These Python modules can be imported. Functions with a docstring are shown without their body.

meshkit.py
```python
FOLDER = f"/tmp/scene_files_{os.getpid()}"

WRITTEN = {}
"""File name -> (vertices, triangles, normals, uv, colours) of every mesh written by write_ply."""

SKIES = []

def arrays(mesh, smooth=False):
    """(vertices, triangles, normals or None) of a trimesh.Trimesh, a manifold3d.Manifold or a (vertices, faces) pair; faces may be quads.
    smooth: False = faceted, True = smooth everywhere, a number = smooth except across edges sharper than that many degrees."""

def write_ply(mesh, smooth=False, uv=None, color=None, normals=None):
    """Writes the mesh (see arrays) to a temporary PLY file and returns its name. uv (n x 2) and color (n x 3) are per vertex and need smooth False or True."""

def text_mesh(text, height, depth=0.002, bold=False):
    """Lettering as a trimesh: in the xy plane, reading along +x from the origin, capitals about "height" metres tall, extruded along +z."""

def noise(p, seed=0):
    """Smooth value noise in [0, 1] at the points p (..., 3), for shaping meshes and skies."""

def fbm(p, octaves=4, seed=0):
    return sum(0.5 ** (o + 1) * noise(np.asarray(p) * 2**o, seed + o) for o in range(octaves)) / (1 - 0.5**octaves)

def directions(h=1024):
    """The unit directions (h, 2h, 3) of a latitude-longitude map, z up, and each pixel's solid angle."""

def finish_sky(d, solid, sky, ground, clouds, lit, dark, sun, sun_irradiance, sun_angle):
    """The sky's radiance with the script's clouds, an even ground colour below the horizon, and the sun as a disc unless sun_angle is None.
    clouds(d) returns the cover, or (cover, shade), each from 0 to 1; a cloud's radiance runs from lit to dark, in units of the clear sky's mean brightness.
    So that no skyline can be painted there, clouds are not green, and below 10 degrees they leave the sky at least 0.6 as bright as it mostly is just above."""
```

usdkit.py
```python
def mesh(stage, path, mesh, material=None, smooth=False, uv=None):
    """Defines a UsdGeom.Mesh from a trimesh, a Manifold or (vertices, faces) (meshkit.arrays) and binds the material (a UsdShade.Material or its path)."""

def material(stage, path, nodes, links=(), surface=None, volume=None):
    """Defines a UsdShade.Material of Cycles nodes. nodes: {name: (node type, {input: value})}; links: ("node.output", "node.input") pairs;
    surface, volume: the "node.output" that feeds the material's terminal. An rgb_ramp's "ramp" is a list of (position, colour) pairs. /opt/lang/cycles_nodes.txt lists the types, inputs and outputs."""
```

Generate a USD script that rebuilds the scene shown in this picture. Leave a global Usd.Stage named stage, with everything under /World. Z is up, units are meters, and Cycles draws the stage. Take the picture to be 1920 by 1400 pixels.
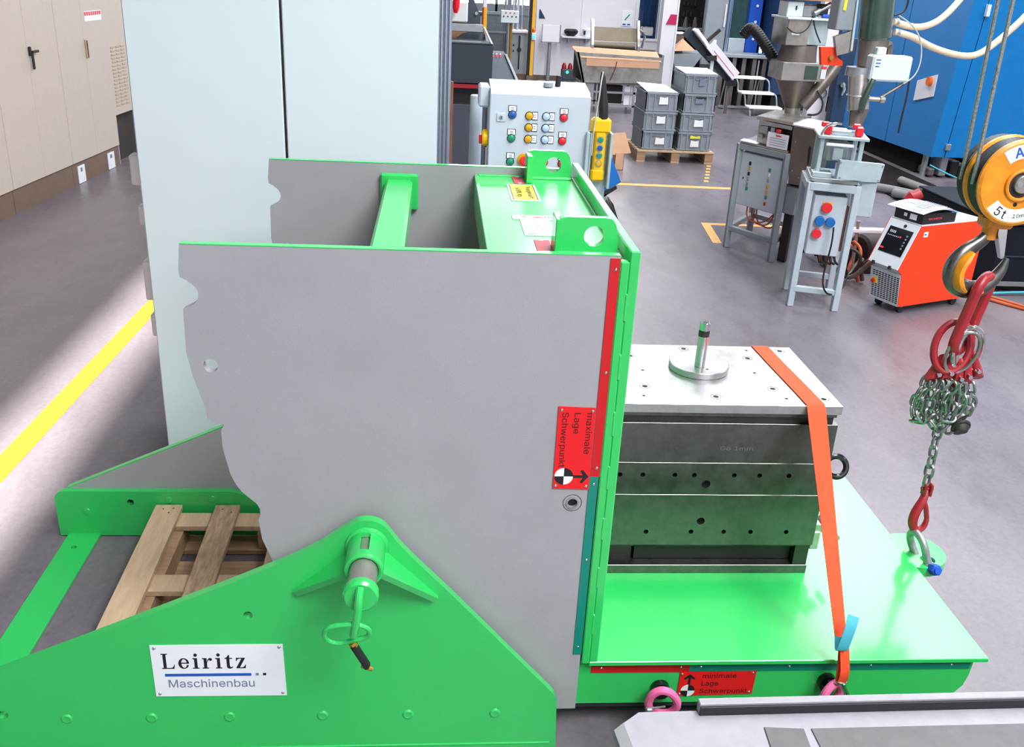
import math, random
import numpy as np
import trimesh
import manifold3d as m3
from shapely.geometry import Polygon, Point, box as sbox, LineString
from shapely import affinity
from shapely.ops import unary_union
from pxr import Usd, UsdGeom, UsdLux, UsdShade, Gf, Sdf
import usdkit, meshkit

stage = Usd.Stage.CreateInMemory()
UsdGeom.SetStageUpAxis(stage, 'Z')
UsdGeom.Xform.Define(stage, '/World')
stage.SetDefaultPrim(stage.GetPrimAtPath('/World'))
random.seed(4); RNG = np.random.default_rng(4)

# ------------------------------------------------------------------ camera
YAW, PITCH, ROLL, FPX = 0.0917482, 0.4063042, 0.0534493, 1760.9
cy, sy, cp, sp, cr, sr = math.cos(YAW), math.sin(YAW), math.cos(PITCH), math.sin(PITCH), math.cos(ROLL), math.sin(ROLL)
f_, r_, u_ = np.array([sy, cy, 0]), np.array([cy, -sy, 0]), np.array([0, 0, 1.])
f_, u_ = f_ * cp - u_ * sp, u_ * cp + f_ * sp
r_, u_ = r_ * cr + u_ * sr, u_ * cr - r_ * sr
cam = UsdGeom.Camera.Define(stage, '/World/camera')
cam.CreateHorizontalApertureAttr(36.0); cam.CreateVerticalApertureAttr(36.0 * 1400 / 1920)
cam.CreateFocalLengthAttr(36.0 * FPX / 1920); cam.CreateClippingRangeAttr(Gf.Vec2f(0.05, 200))
cam.AddTransformOp().Set(Gf.Matrix4d(*r_, 0, *u_, 0, *(-f_), 0, 0, 0, 2.0, 1))
cam.CreateExposureAttr(0.07)

# ------------------------------------------------------------------ light: skylights with one added front fill, window bands, one strip of sun
def rect_light(name, pos, aim, w, h, radiance, col=(1, 1, 1)):
    l = UsdLux.RectLight.Define(stage, '/World/' + name)
    l.CreateWidthAttr(w); l.CreateHeightAttr(h); l.CreateIntensityAttr(radiance); l.CreateColorAttr(Gf.Vec3f(*col))
    d = -np.array(aim, float); d /= np.linalg.norm(d)              # light shines along -z
    x = np.cross([0, 1, 0], d) if abs(d[1]) < .9 else np.array([1., 0, 0])
    x /= np.linalg.norm(x); y = np.cross(d, x)
    l.AddTransformOp().Set(Gf.Matrix4d(*x, 0, *y, 0, *d, 0, *pos, 1))
    return l
SKY = (0.96, 0.98, 1.0)
for i, (x, y, w, l, e) in enumerate([(6.6, 11.5, 2.6, 9.0, 8.6), (3.2, 3.4, 1.6, 6.0, 17.0), (2.6, 14.0, 1.4, 13, 9.5), (3.0, -2.6, 4.2, 3.6, 22.0), (11.0, 6.0, 1.5, 14, 10.0)]):  # the unseen panel behind the viewer is added as front fill
    rect_light('skylight_and_fill' + ('_%03d' % i if i else ''), (x, y, 6.85), (0, 0, -1), w, l, e, SKY)
rect_light('gable_window_light', (5.0, 25.6, 4.6), (0, -1, -0.25), 14, 2.4, 8.0, SKY)
sun = UsdLux.DistantLight.Define(stage, '/World/sun')
sun.CreateIntensityAttr(4200.0); sun.CreateAngleAttr(2.0); sun.CreateColorAttr(Gf.Vec3f(1.0, 0.95, 0.88))
SUN_DX, SUN_DY = 0.20, -0.10                                       # drift of the beam per metre of fall
d = -np.array([SUN_DX, SUN_DY, -1.0]); d /= np.linalg.norm(d)
x = np.cross([0, 1, 0], d); x /= np.linalg.norm(x); y = np.cross(d, x)
sun.AddTransformOp().Set(Gf.Matrix4d(*x, 0, *y, 0, *d, 0, 0, 0, 12, 1))
dome = UsdLux.DomeLight.Define(stage, '/World/sky'); dome.CreateIntensityAttr(0.8); dome.CreateColorAttr(Gf.Vec3f(.7, .82, 1))

# ------------------------------------------------------------------ helpers: materials
def S(r, g, b):
    c = np.array([r, g, b]) / 255.0
    return np.where(c <= .04045, c / 12.92, ((c + .055) / 1.055) ** 2.4)
MATS = {}
def mat(name, col, rough=.5, metal=0., var=.08, scale=7., bump=0., bscale=120., spec=.5, coat=0., coat_rough=.15, detail=4., stretch=(1, 1, 1), emis=0., trans=0., rvar=0.):
    col = S(*col); p = '/World/Looks/' + name
    n = {'tc': ('geometry', {}), 'mp': ('mapping', {'scale': stretch}), 'n': ('noise_texture', {'scale': scale, 'detail': detail, 'roughness': .6}),
         'r': ('rgb_ramp', {'ramp': [(.28, tuple(np.clip(col * (1 - var), 0, 1))), (.72, tuple(np.clip(col * (1 + var), 0, 1)))]}),
         'p': ('principled_bsdf', {'roughness': rough, 'metallic': metal, 'specular_ior_level': spec, 'coat_weight': coat, 'coat_roughness': coat_rough, 'transmission_weight': trans})}
    L = [('tc.position', 'mp.vector'), ('mp.vector', 'n.vector'), ('n.fac', 'r.fac'), ('r.color', 'p.base_color')]
    if rvar:
        n['rr'] = ('map_range', {'from_min': .3, 'from_max': .7, 'to_min': max(rough - rvar, .03), 'to_max': rough + rvar, 'clamp': True}); L += [('n.fac', 'rr.value'), ('rr.result', 'p.roughness')]
    if bump:
        n['bn'] = ('noise_texture', {'scale': bscale, 'detail': 3.}); n['b'] = ('bump', {'strength': bump, 'distance': .002})
        L += [('mp.vector', 'bn.vector'), ('bn.fac', 'b.height'), ('b.normal', 'p.normal')]
    if emis:
        n['p'][1]['emission_strength'] = emis; n['p'][1]['emission_color'] = tuple(col)
    MATS[name] = usdkit.material(stage, p, n, L, surface='p.BSDF')
mat('green', (46, 192, 93), .30, var=.04, scale=3, bump=.06, bscale=260, coat=.6, coat_rough=.12)
mat('plate_grey', (157, 156, 160), .55, var=.045, scale=5, bump=.12, bscale=320, detail=6)
mat('steel', (108, 106, 104), .30, metal=.92, var=.14, scale=16, rvar=.07, bump=.05, bscale=120, detail=8)
mat('steel_ground', (184, 182, 184), .30, metal=.85, var=.07, scale=7, rvar=.06, detail=7)
mat('steel_dark', (72, 71, 68), .42, metal=.85, var=.2, scale=8, rvar=.1, detail=7)
mat('chrome', (210, 212, 214), .16, metal=1., var=.04)
mat('zinc', (170, 174, 178), .38, metal=.7, var=.12, scale=20)
mat('chain_steel', (156, 160, 158), .30, metal=.9, var=.2, scale=40)
mat('stainless', (176, 172, 166), .32, metal=.75, var=.12, scale=5, rvar=.08)
mat('stainless_dark', (120, 112, 106), .42, metal=.6, var=.2, scale=6)
mat('aluminium', (185, 192, 208), .28, metal=.9, var=.04)
mat('red_strip', (196, 14, 24), .45, var=.04)
mat('teal_strip', (0, 128, 108), .45, var=.04)
mat('red_placard', (226, 20, 24), .4, var=.03)
mat('red_label', (222, 60, 80), .5, var=.05)
mat('yellow_label', (244, 232, 60), .5, var=.03)
mat('white_label', (232, 236, 240), .5, var=.02)
mat('print_black', (22, 20, 24), .5, var=.02)
mat('print_dark_red', (70, 8, 12), .5, var=.02)
mat('print_blue', (28, 84, 178), .5, var=.02)
mat('print_grey', (120, 130, 150), .5, var=.02)
mat('black', (22, 22, 26), .5, var=.1)
mat('black_gloss', (18, 18, 22), .22, var=.1)
mat('dark_steel_blue', (44, 54, 64), .55, var=.12, scale=12)
mat('slate_paint', (66, 73, 84), .6, var=.1)
mat('cabinet_white', (214, 226, 230), .42, var=.012, scale=2)
mat('panel_white', (190, 201, 210), .45, var=.02)
mat('beige', (192, 181, 170), .55, var=.03, scale=14, bump=.1, bscale=200)
mat('beige_shade', (188, 170, 150), .6, var=.05, scale=14)
mat('brown', (112, 92, 80), .65, var=.12, scale=6)
mat('rust_brown', (112, 66, 46), .6, var=.2, scale=12)
mat('wood', (200, 170, 138), .75, var=.16, scale=6, stretch=(9, 1.2, 9), bump=.4, bscale=30)
mat('wood_dark', (172, 138, 106), .8, var=.2, scale=6, stretch=(1.2, 9, 9), bump=.4, bscale=30)
mat('wood_weathered', (178, 148, 118), .8, var=.34, scale=10, stretch=(8, 1.5, 8), bump=.5, bscale=40)
mat('strap_orange', (244, 76, 32), .75, var=.1, scale=60, bump=.6, bscale=500)
mat('strap_blue', (70, 170, 190), .7, var=.06)
mat('pink', (246, 108, 164), .42, var=.08, scale=30, bump=.3, bscale=90)
mat('blue_paint', (0, 124, 198), .42, var=.06, scale=10)
mat('blue_column', (16, 80, 190), .45, var=.06)
mat('navy', (20, 52, 88), .5, var=.15)
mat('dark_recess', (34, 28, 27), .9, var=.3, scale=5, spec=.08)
mat('hook_yellow', (226, 138, 16), .42, var=.3, scale=22, detail=7, coat=.2)
mat('rope_dark', (70, 74, 80), .45, metal=.6, var=.3, scale=160)
mat('rope', (150, 152, 148), .45, metal=.6, var=.4, scale=160)
mat('red_paint', (156, 24, 38), .42, var=.15, scale=26, coat=.2)
mat('orange_red', (236, 62, 12), .45, var=.03)
mat('welder_grey', (204, 210, 216), .5, var=.03)
mat('grey_paint', (142, 150, 156), .5, var=.06)
mat('grey_light', (176, 188, 196), .5, var=.06, scale=12)
mat('galvanised', (178, 196, 200), .45, metal=.35, var=.14, scale=8)
mat('crate_grey', (138, 147, 156), .6, var=.05)
mat('cardboard', (216, 170, 138), .85, var=.07)
mat('paper', (244, 244, 248), .7, var=.02)
mat('yellow_plastic', (240, 190, 0), .4, var=.06)
mat('yellow_post', (246, 178, 20), .45, var=.06)
mat('brass', (168, 132, 50), .4, metal=.5, var=.15)
mat('orange_lamp', (244, 110, 20), .35, var=.05)
mat('button_red', (226, 24, 40), .3, var=.03, coat=.4)
mat('button_green', (0, 138, 96), .3, var=.03, coat=.4)
mat('button_blue', (14, 78, 160), .3, var=.03, coat=.4)
mat('button_amber', (214, 160, 0), .3, var=.05, coat=.4)
mat('button_clear', (176, 206, 228), .3, var=.03, coat=.4)
mat('red_cloth', (236, 10, 42), .7, var=.12, scale=20)
mat('red_magenta', (190, 20, 80), .5, var=.05)
mat('hose_beige', (228, 206, 178), .5, var=.08, scale=30, bump=.3, bscale=140)
mat('hose_grey', (120, 120, 122), .6, var=.12)
mat('cable_black', (24, 24, 26), .55, var=.1)
mat('cable_light', (180, 180, 178), .55, var=.1)
mat('cable_orange', (190, 92, 50), .55, var=.1)
mat('tinted_glass', (52, 74, 66), .12, var=.2, scale=9, coat=.5)
mat('booth_white', (232, 230, 236), .6, var=.02)
mat('hall_wall', (206, 206, 208), .8, var=.04)
mat('roof_dark', (150, 150, 152), .8, var=.05)
mat('curtain_blue', (22, 64, 128), .6, var=.3, scale=14, stretch=(6, 6, .5))
mat('cast_table', (152, 149, 157), .45, var=.08, scale=24, detail=8, bump=.1, bscale=160)
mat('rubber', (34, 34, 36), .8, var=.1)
mat('lamp_blue', (70, 150, 255), .3, emis=2.0)
mat('lamp_green', (60, 230, 170), .3, emis=1.5)
mat('daylight_pane', (250, 250, 255), .3, emis=6.0)
mat('blue_plastic', (0, 100, 178), .45, var=.06)
mat('tan_wood', (190, 142, 110), .7, var=.1)
mat('insert_grey', (98, 96, 99), .5, metal=.3, var=.12, scale=20)
mat('bunch_dark', (44, 36, 34), .6, var=.2)
# polished, worn hall floor
usdkit.material(stage, '/World/Looks/floor_coating', {
    'g': ('geometry', {}), 'mp': ('mapping', {'scale': (1, .45, 1)}), 'n1': ('noise_texture', {'scale': 1.1, 'detail': 7., 'roughness': .62}),
    'n2': ('noise_texture', {'scale': 38., 'detail': 5., 'roughness': .7}), 'n3': ('noise_texture', {'scale': 4.5, 'detail': 6., 'roughness': .7}),
    'r1': ('rgb_ramp', {'ramp': [(.3, tuple(S(106, 99, 105))), (.7, tuple(S(128, 121, 128)))]}),
    'r2': ('rgb_ramp', {'ramp': [(.25, (.78, .77, .78)), (.6, (1., 1., 1.))]}), 'r3': ('rgb_ramp', {'ramp': [(.3, (.93, .92, .93)), (.62, (1., 1., 1.))]}),
    'm1': ('mix_color', {'blend_type': 'multiply', 'fac': 1.}), 'm2': ('mix_color', {'blend_type': 'multiply', 'fac': 1.}),
    'rr': ('map_range', {'from_min': .3, 'from_max': .7, 'to_min': .26, 'to_max': .44}),
    'p': ('principled_bsdf', {'specular_ior_level': .5, 'roughness': .3})},
    [('g.position', 'n2.vector'), ('g.position', 'mp.vector'), ('mp.vector', 'n1.vector'), ('mp.vector', 'n3.vector'), ('n1.fac', 'r1.fac'), ('n2.fac', 'r2.fac'), ('n3.fac', 'r3.fac'),
     ('r1.color', 'm1.a'), ('r2.color', 'm1.b'), ('m1.result', 'm2.a'), ('r3.color', 'm2.b'), ('m2.result', 'p.base_color'), ('n3.fac', 'rr.value'), ('rr.result', 'p.roughness')], surface='p.BSDF')
MATS['floor'] = UsdShade.Material.Get(stage, '/World/Looks/floor_coating')
usdkit.material(stage, '/World/Looks/clear_glass', {'t': ('transparent_bsdf', {'color': (.9, .95, .95)}), 'g': ('glossy_bsdf', {'roughness': .05, 'color': (1, 1, 1)}), 'f': ('fresnel', {'IOR': 1.5}), 'm': ('mix_closure', {})},
                [('f.fac', 'm.fac'), ('t.BSDF', 'm.closure1'), ('g.BSDF', 'm.closure2')], surface='m.closure')
MATS['clear_glass'] = UsdShade.Material.Get(stage, '/World/Looks/clear_glass')

# ------------------------------------------------------------------ helpers: shapes (all return a trimesh in world coordinates)
J = lambda *ms: trimesh.util.concatenate([m for x in ms for m in (x if isinstance(x, (list, tuple)) else [x])])
def box(x0, x1, y0, y1, z0, z1, b=0.):
    if x0 > x1: x0, x1 = x1, x0
    if y0 > y1: y0, y1 = y1, y0
    if z0 > z1: z0, z1 = z1, z0
    b = min(b, .45 * min(x1 - x0, y1 - y0, z1 - z0))
    if b <= 0:
        m = trimesh.creation.box([x1 - x0, y1 - y0, z1 - z0]); m.apply_translation([(x0 + x1) / 2, (y0 + y1) / 2, (z0 + z1) / 2]); return m
    P = []
    for i, x in enumerate((x0, x1)):
        for j, y in enumerate((y0, y1)):
            for k, z in enumerate((z0, z1)):
                a, c, e = (b, -b)[i], (b, -b)[j], (b, -b)[k]
                P += [(x, y + c, z + e), (x + a, y, z + e), (x + a, y + c, z)]
    return trimesh.convex.convex_hull(np.array(P))
def frame(o, x, y, z=None):
    x, y = np.array(x, float), np.array(y, float); x /= np.linalg.norm(x); y = y - x * (x @ y); y /= np.linalg.norm(y)
    T = np.eye(4); T[:3, 0], T[:3, 1], T[:3, 2], T[:3, 3] = x, y, np.cross(x, y), o; return T
def put(m, T): m = m.copy(); m.apply_transform(T); return m
def rotz(m, deg, at): return put(m, trimesh.transformations.rotation_matrix(math.radians(deg), [0, 0, 1], at))
def rot(m, deg, ax, at): return put(m, trimesh.transformations.rotation_matrix(math.radians(deg), ax, at))
def aligned(p0, p1):
    p0, p1 = np.array(p0, float), np.array(p1, float); d = p1 - p0; L = np.linalg.norm(d); d /= L
    x = np.cross([0, 0, 1.], d) if abs(d[2]) < .95 else np.cross([0, 1., 0], d); x /= np.linalg.norm(x)
    T = np.eye(4); T[:3, 0], T[:3, 1], T[:3, 2], T[:3, 3] = x, np.cross(d, x), d, p0; return T, L
def lathe(p0, p1, prof, n=32):
    """prof: (radius, fraction of the way from p0 to p1); closed where the radius is 0."""
    T, L = aligned(p0, p1); a = np.arange(n) / n * 2 * np.pi
    V = [np.stack([r * np.cos(a), r * np.sin(a), np.full(n, t * L)], 1) for r, t in prof]; V = np.vstack(V); F = []
    for k in range(len(prof) - 1):
        for i in range(n):
            j = (i + 1) % n; A, B, C, D = k * n + i, k * n + j, (k + 1) * n + j, (k + 1) * n + i
            F += [(A, B, C), (A, C, D)]
    m = trimesh.Trimesh(V, F, process=False); m.merge_vertices(); m.update_faces(m.nondegenerate_faces()); m.apply_transform(T); return m
def cyl(p0, p1, r, r2=None, n=24, b=0.):
    r2 = r if r2 is None else r2; L = np.linalg.norm(np.array(p1, float) - np.array(p0, float)); t = min(b / L, .4) if b else 0
    return lathe(p0, p1, [(0, 0), (r, 0), (r2, 1), (0, 1)] if not b else [(0, 0), (r - b, 0), (r, t), (r2, 1 - t), (r2 - b, 1), (0, 1)], n)
def pipe(p0, p1, r, ri, n=32):
    return lathe(p0, p1, [(ri, 0), (r, 0), (r, 1), (ri, 1), (ri, 0)], n)
def tube(path, r, n=8, closed=False, flat=None):
    P = np.array(path, float); N = len(P)
    if closed: tg = np.roll(P, -1, 0) - np.roll(P, 1, 0)
    else: tg = np.gradient(P, axis=0)
    tg /= np.linalg.norm(tg, axis=1, keepdims=True)
    u = np.cross(tg[0], [0, 0, 1.] if abs(tg[0][2]) < .9 else [1., 0, 0]); u /= np.linalg.norm(u); U = []
    for t in tg:
        u = u - t * (u @ t); u /= np.linalg.norm(u); U.append(u)
    U = np.array(U); W = np.cross(tg, U)
    if closed:                                                      # spread the leftover twist
        e = U[-1] - tg[0] * (U[-1] @ tg[0]); ang = math.atan2(e @ W[0], e @ U[0]); k = -ang * np.arange(N) / N
        U, W = U * np.cos(k)[:, None] + W * np.sin(k)[:, None], W * np.cos(k)[:, None] - U * np.sin(k)[:, None]
    rr = np.full(N, r) if np.ndim(r) == 0 else np.array(r); a = np.arange(n) / n * 2 * np.pi; fl = flat or (1, 1)
    V = (P[:, None] + rr[:, None, None] * (U[:, None] * np.cos(a)[None, :, None] * fl[0] + W[:, None] * np.sin(a)[None, :, None] * fl[1])).reshape(-1, 3); F = []
    for k in range(N if closed else N - 1):
        for i in range(n):
            j = (i + 1) % n; k2 = (k + 1) % N; F += [(k * n + i, k * n + j, k2 * n + j), (k * n + i, k2 * n + j, k2 * n + i)]
    if not closed:
        V = np.vstack([V, P[:1], P[-1:]]); c0, c1 = len(V) - 2, len(V) - 1
        for i in range(n):
            j = (i + 1) % n; F += [(c0, j, i), (c1, (N - 1) * n + i, (N - 1) * n + j)]
    m = trimesh.Trimesh(V, F, process=False)
    if m.volume < 0: m.invert()
    return m
def spline(pts, n=40, closed=False):
    from scipy.interpolate import CubicSpline
    P = np.array(pts, float); P = np.vstack([P, P[:1]]) if closed else P
    t = np.r_[0, np.cumsum(np.linalg.norm(np.diff(P, axis=0), axis=1))]
    return CubicSpline(t, P, bc_type='periodic' if closed else 'natural')(np.linspace(0, t[-1], n, endpoint=not closed))
def prism(poly, axis, a, b):
    """A shapely polygon (or points) extruded from a to b along axis: 'y' takes (x, z) points, 'x' takes (y, z), 'z' takes (x, y)."""
    if not hasattr(poly, 'exterior') and not hasattr(poly, 'geoms'): poly = Polygon(poly)
    ms = []
    for g in getattr(poly, 'geoms', [poly]):
        m = trimesh.creation.extrude_polygon(g, abs(b - a), engine='earcut'); v = m.vertices.copy(); lo = min(a, b)
        if axis == 'y': m.vertices = np.stack([v[:, 0], lo + v[:, 2], v[:, 1]], 1); m.invert()
        elif axis == 'x': m.vertices = np.stack([lo + v[:, 2], v[:, 0], v[:, 1]], 1)
        else: m.vertices = v + [0, 0, lo]
        ms.append(m)
    return J(ms)
def circ(x, y, r, q=12): return Point(x, y).buffer(r, quad_segs=q)
def drill(m, *cuts):
    t = lambda q: m3.Manifold(m3.Mesh(np.asarray(q.vertices, np.float32), np.asarray(q.faces, np.uint32)))
    m = m.copy(); m.merge_vertices(); a = t(m)
    for c in cuts:
        c = c.copy(); c.merge_vertices(); a = a - t(c)
    r = a.to_mesh(); return trimesh.Trimesh(r.vert_properties[:, :3], r.tri_verts, process=False)
def text(s, h, o, xd, yd, bold=False, depth=.0008, width=None, centre=False):
    m = meshkit.text_mesh(s, h, depth, bold)
    if width: k = width / m.extents[0]; m.apply_scale([k, 1, 1])
    if centre: m.apply_translation([-m.bounds[:, 0].mean(), 0, 0])
    return put(m, frame(o, xd, yd))
def ring_pts(c, xd, yd, rx, ry, n=28, a0=0, a1=360):
    a = np.radians(np.linspace(a0, a1, n, endpoint=abs(a1 - a0) < 360)); xd, yd = np.array(xd, float), np.array(yd, float)
    return np.array(c) + np.cos(a)[:, None] * rx * xd + np.sin(a)[:, None] * ry * yd
def stadium(c, ld, wd, L, W, n=8):
    """closed centre line of a chain link: length L along ld, width W along wd"""
    ld, wd = np.array(ld, float) / np.linalg.norm(ld), np.array(wd, float) / np.linalg.norm(wd); h = (L - W) / 2; P = []
    for s in (1, -1):
        for a in np.linspace(0, np.pi, n): P.append(np.array(c) + s * (ld * (h + W / 2 * math.sin(a)) + wd * W / 2 * math.cos(a)))
    return np.array(P)

# ------------------------------------------------------------------ helpers: the scene's objects
USED, ORIGIN = {}, {}
def numbered(path):
    k = USED.get(path, 0); USED[path] = k + 1
    return path if not k else '%s_%03d' % (path, k)
def tag(p, label=None, cat=None, group=None, kind=None):
    p = p.GetPrim() if hasattr(p, 'GetPrim') else p
    for k, v in (('label', label), ('category', cat), ('group', group), ('kind', kind)):
        if v: p.SetCustomDataByKey(k, v)
    return p
def thing(name, label, cat, loc=(0, 0, 0), rz=0., group=None, kind=None):
    """an Xform at the thing's base; its parts are given in world coordinates (or local ones, with local=True)"""
    path = numbered('/World/' + name); x = UsdGeom.Xform.Define(stage, path)
    x.AddTranslateOp().Set(Gf.Vec3d(*map(float, loc))); x.AddRotateZOp().Set(float(rz))
    T = trimesh.transformations.rotation_matrix(math.radians(rz), [0, 0, 1]); T[:3, 3] = loc; ORIGIN[path] = np.linalg.inv(T)
    return tag(x, label, cat, group, kind)
def obj(name, mesh, material, parent=None, label=None, cat=None, group=None, kind=None, smooth=30, local=False):
    base = str(parent.GetPath()) if parent is not None else '/World'
    path = numbered(base + '/' + name); inv = ORIGIN.get(base)
    if inv is not None:
        ORIGIN[path] = inv
        if not local: mesh = put(mesh, inv)
    if len(mesh.faces) <= 12: smooth = False
    m = usdkit.mesh(stage, path, mesh, MATS[material], smooth=smooth)
    return tag(m, label, cat, group, kind)
def copy_of(src, loc, rz=0., label=None, group=None, instance=True):
    was = src.GetCustomData(); name = src.GetName(); path = numbered('/World/' + name)
    x = UsdGeom.Xform.Define(stage, path); x.AddTranslateOp().Set(Gf.Vec3d(*map(float, loc))); x.AddRotateZOp().Set(float(rz))
    x.GetPrim().GetReferences().AddInternalReference(src.GetPath()); x.GetPrim().SetInstanceable(instance)
    T = trimesh.transformations.rotation_matrix(math.radians(rz), [0, 0, 1]); T[:3, 3] = loc; ORIGIN[path] = np.linalg.inv(T)
    return tag(x, label or was['label'], was['category'], group or was.get('group'))
def rivets(parent, pts, r, d, material='chrome', name='rivet'):
    """small domed heads at pts, standing out along d"""
    d = np.array(d, float)
    for p in pts: obj(name, lathe(np.array(p) - d * r * .2, np.array(p) + d * r * .6, [(0, 0), (r, 0), (r * .95, .4), (r * .6, .85), (0, 1)], 12), material, parent)

# ================================================================== the hall
STR = dict(kind='structure')
obj('floor', box(-7, 15, -6, 26, -.2, 0), 'floor', label='polished grey concrete floor of the hall, sunlit in one strip', **STR)
SX = -1.74 - 7.0 * SUN_DX                                           # where the sun comes through the roof
obj('ceiling', J(box(-7, SX - .19, -6, 26, 7, 7.06), box(SX + .19, 15, -6, 26, 7, 7.06)), 'roof_dark', label='grey hall roof with a narrow open slot', **STR)
obj('wall_left', box(-7.2, -7, -6, 26, 0, 7), 'slate_paint', label='grey left hall wall behind the beige cabinets', **STR)
obj('wall_right', box(15, 15.2, -6, 26, 0, 7), 'hall_wall', label='pale right hall wall behind the blue machine', **STR)
obj('wall_back', box(-7, 15, 26, 26.2, 0, 7), 'hall_wall', label='pale far hall wall', **STR)
obj('wall_front', box(-7, 15, -6.2, -6, 0, 7), 'hall_wall', label='hall wall behind the viewer', **STR)
dr = thing('door_1', 'bright daylight hall gate at the far end', 'gate', (1.5, 25.9, 0), kind='structure')
for k in range(4): obj('pane', box(-.6 + k * 1.05, .4 + k * 1.05, 25.9, 25.96, 1.15, 3.4), 'daylight_pane', dr)
obj('gate_frame', J([box(-.66 + k * 1.05, -.6 + k * 1.05, 25.86, 25.98, 0, 3.5) for k in range(5)] + [box(-.66, 3.6, 25.86, 25.98, .9, 1.15), box(-.66, 3.6, 25.86, 25.98, 3.4, 3.5), box(-.6, 3.54, 25.9, 25.96, 0, .9)]), 'grey_paint', dr)
# floor markings
def marking(pts, w, label, m='yellow_line'):
    P = LineString(pts).buffer(w / 2, cap_style=2, join_style=2)
    return obj('floor_marking', prism(P, 'z', .0004, .0014), m, label=label, cat='floor marking')
mat('yellow_line', (226, 138, 8), .5, var=.07, scale=30)
mat('yellow_line_worn', (236, 176, 96), .5, var=.12, scale=30)
marking([(-1.842, 1.2), (-1.615, 9)], .105, 'bright yellow aisle line running along the floor left of the tall white cabinet')
marking([(1.55, 9.66), (3.2, 9.6)], .10, 'yellow floor line crossing behind the control panel towards the crates', 'yellow_line_worn')
marking([(3.2, 8.05), (2.40, 8.06), (2.33, 7.42)], .075, 'yellow corner line on the floor under the left steel stand', 'yellow_line_worn')
for i in range(9):
    t = i / 8; x, y = 3.32 - .42 * t, 11.3 - 1.4 * t
    obj('floor_marking', prism([(x - .03, y), (x + .02, y), (x + .04, y + .09), (x - .01, y + .09)], 'z', .0004, .0014), 'yellow_line_worn', label='short yellow hazard dash on the floor right of the crate pallet', cat='floor marking', group='hazard dashes beside the crate pallet')

# ================================================================== the tilter: cradle
G = 'green'
cr_ = thing('tilting_cradle', 'L-shaped mould tilter cradle with bare grey side plates and green platform', 'mould tilter', (.45, 2.5, .1))
def side_outline(dx=0.):
    L = [(-.554, 1.416), (-.5605, 1.358), (-.559, 1.341), (-.543, 1.333)]
    L += [(-.566 + .044 * math.cos(a), 1.302 + .034 * math.sin(a)) for a in np.radians(np.linspace(58, -58, 9))]
    L += [(-.545, 1.273), (-.558, 1.266), (-.5605, 1.162), (-.551, 1.105), (-.5285, 1.022), (-.526, .995), (-.518, .987), (-.489, .979), (-.497, .964), (-.4965, .916), (-.483, .844), (-.471, .815), (-.458, .795), (-.425, .762), (-.4185, .748), (-.4185, .732), (-.424, .718), (-.418, .66), (-.395, .594), (-.35, .49), (-.25, .34), (-.05, .18), (.12, .101), (.415, .101), (.42, 1.416)]
    P = Polygon(L).buffer(0).difference(circ(-.508, 1.13, .0165))
    return affinity.translate(affinity.scale(P, 1 - dx / .97, 1, origin=(.42, 0)), 0, 0) if dx else P
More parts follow.
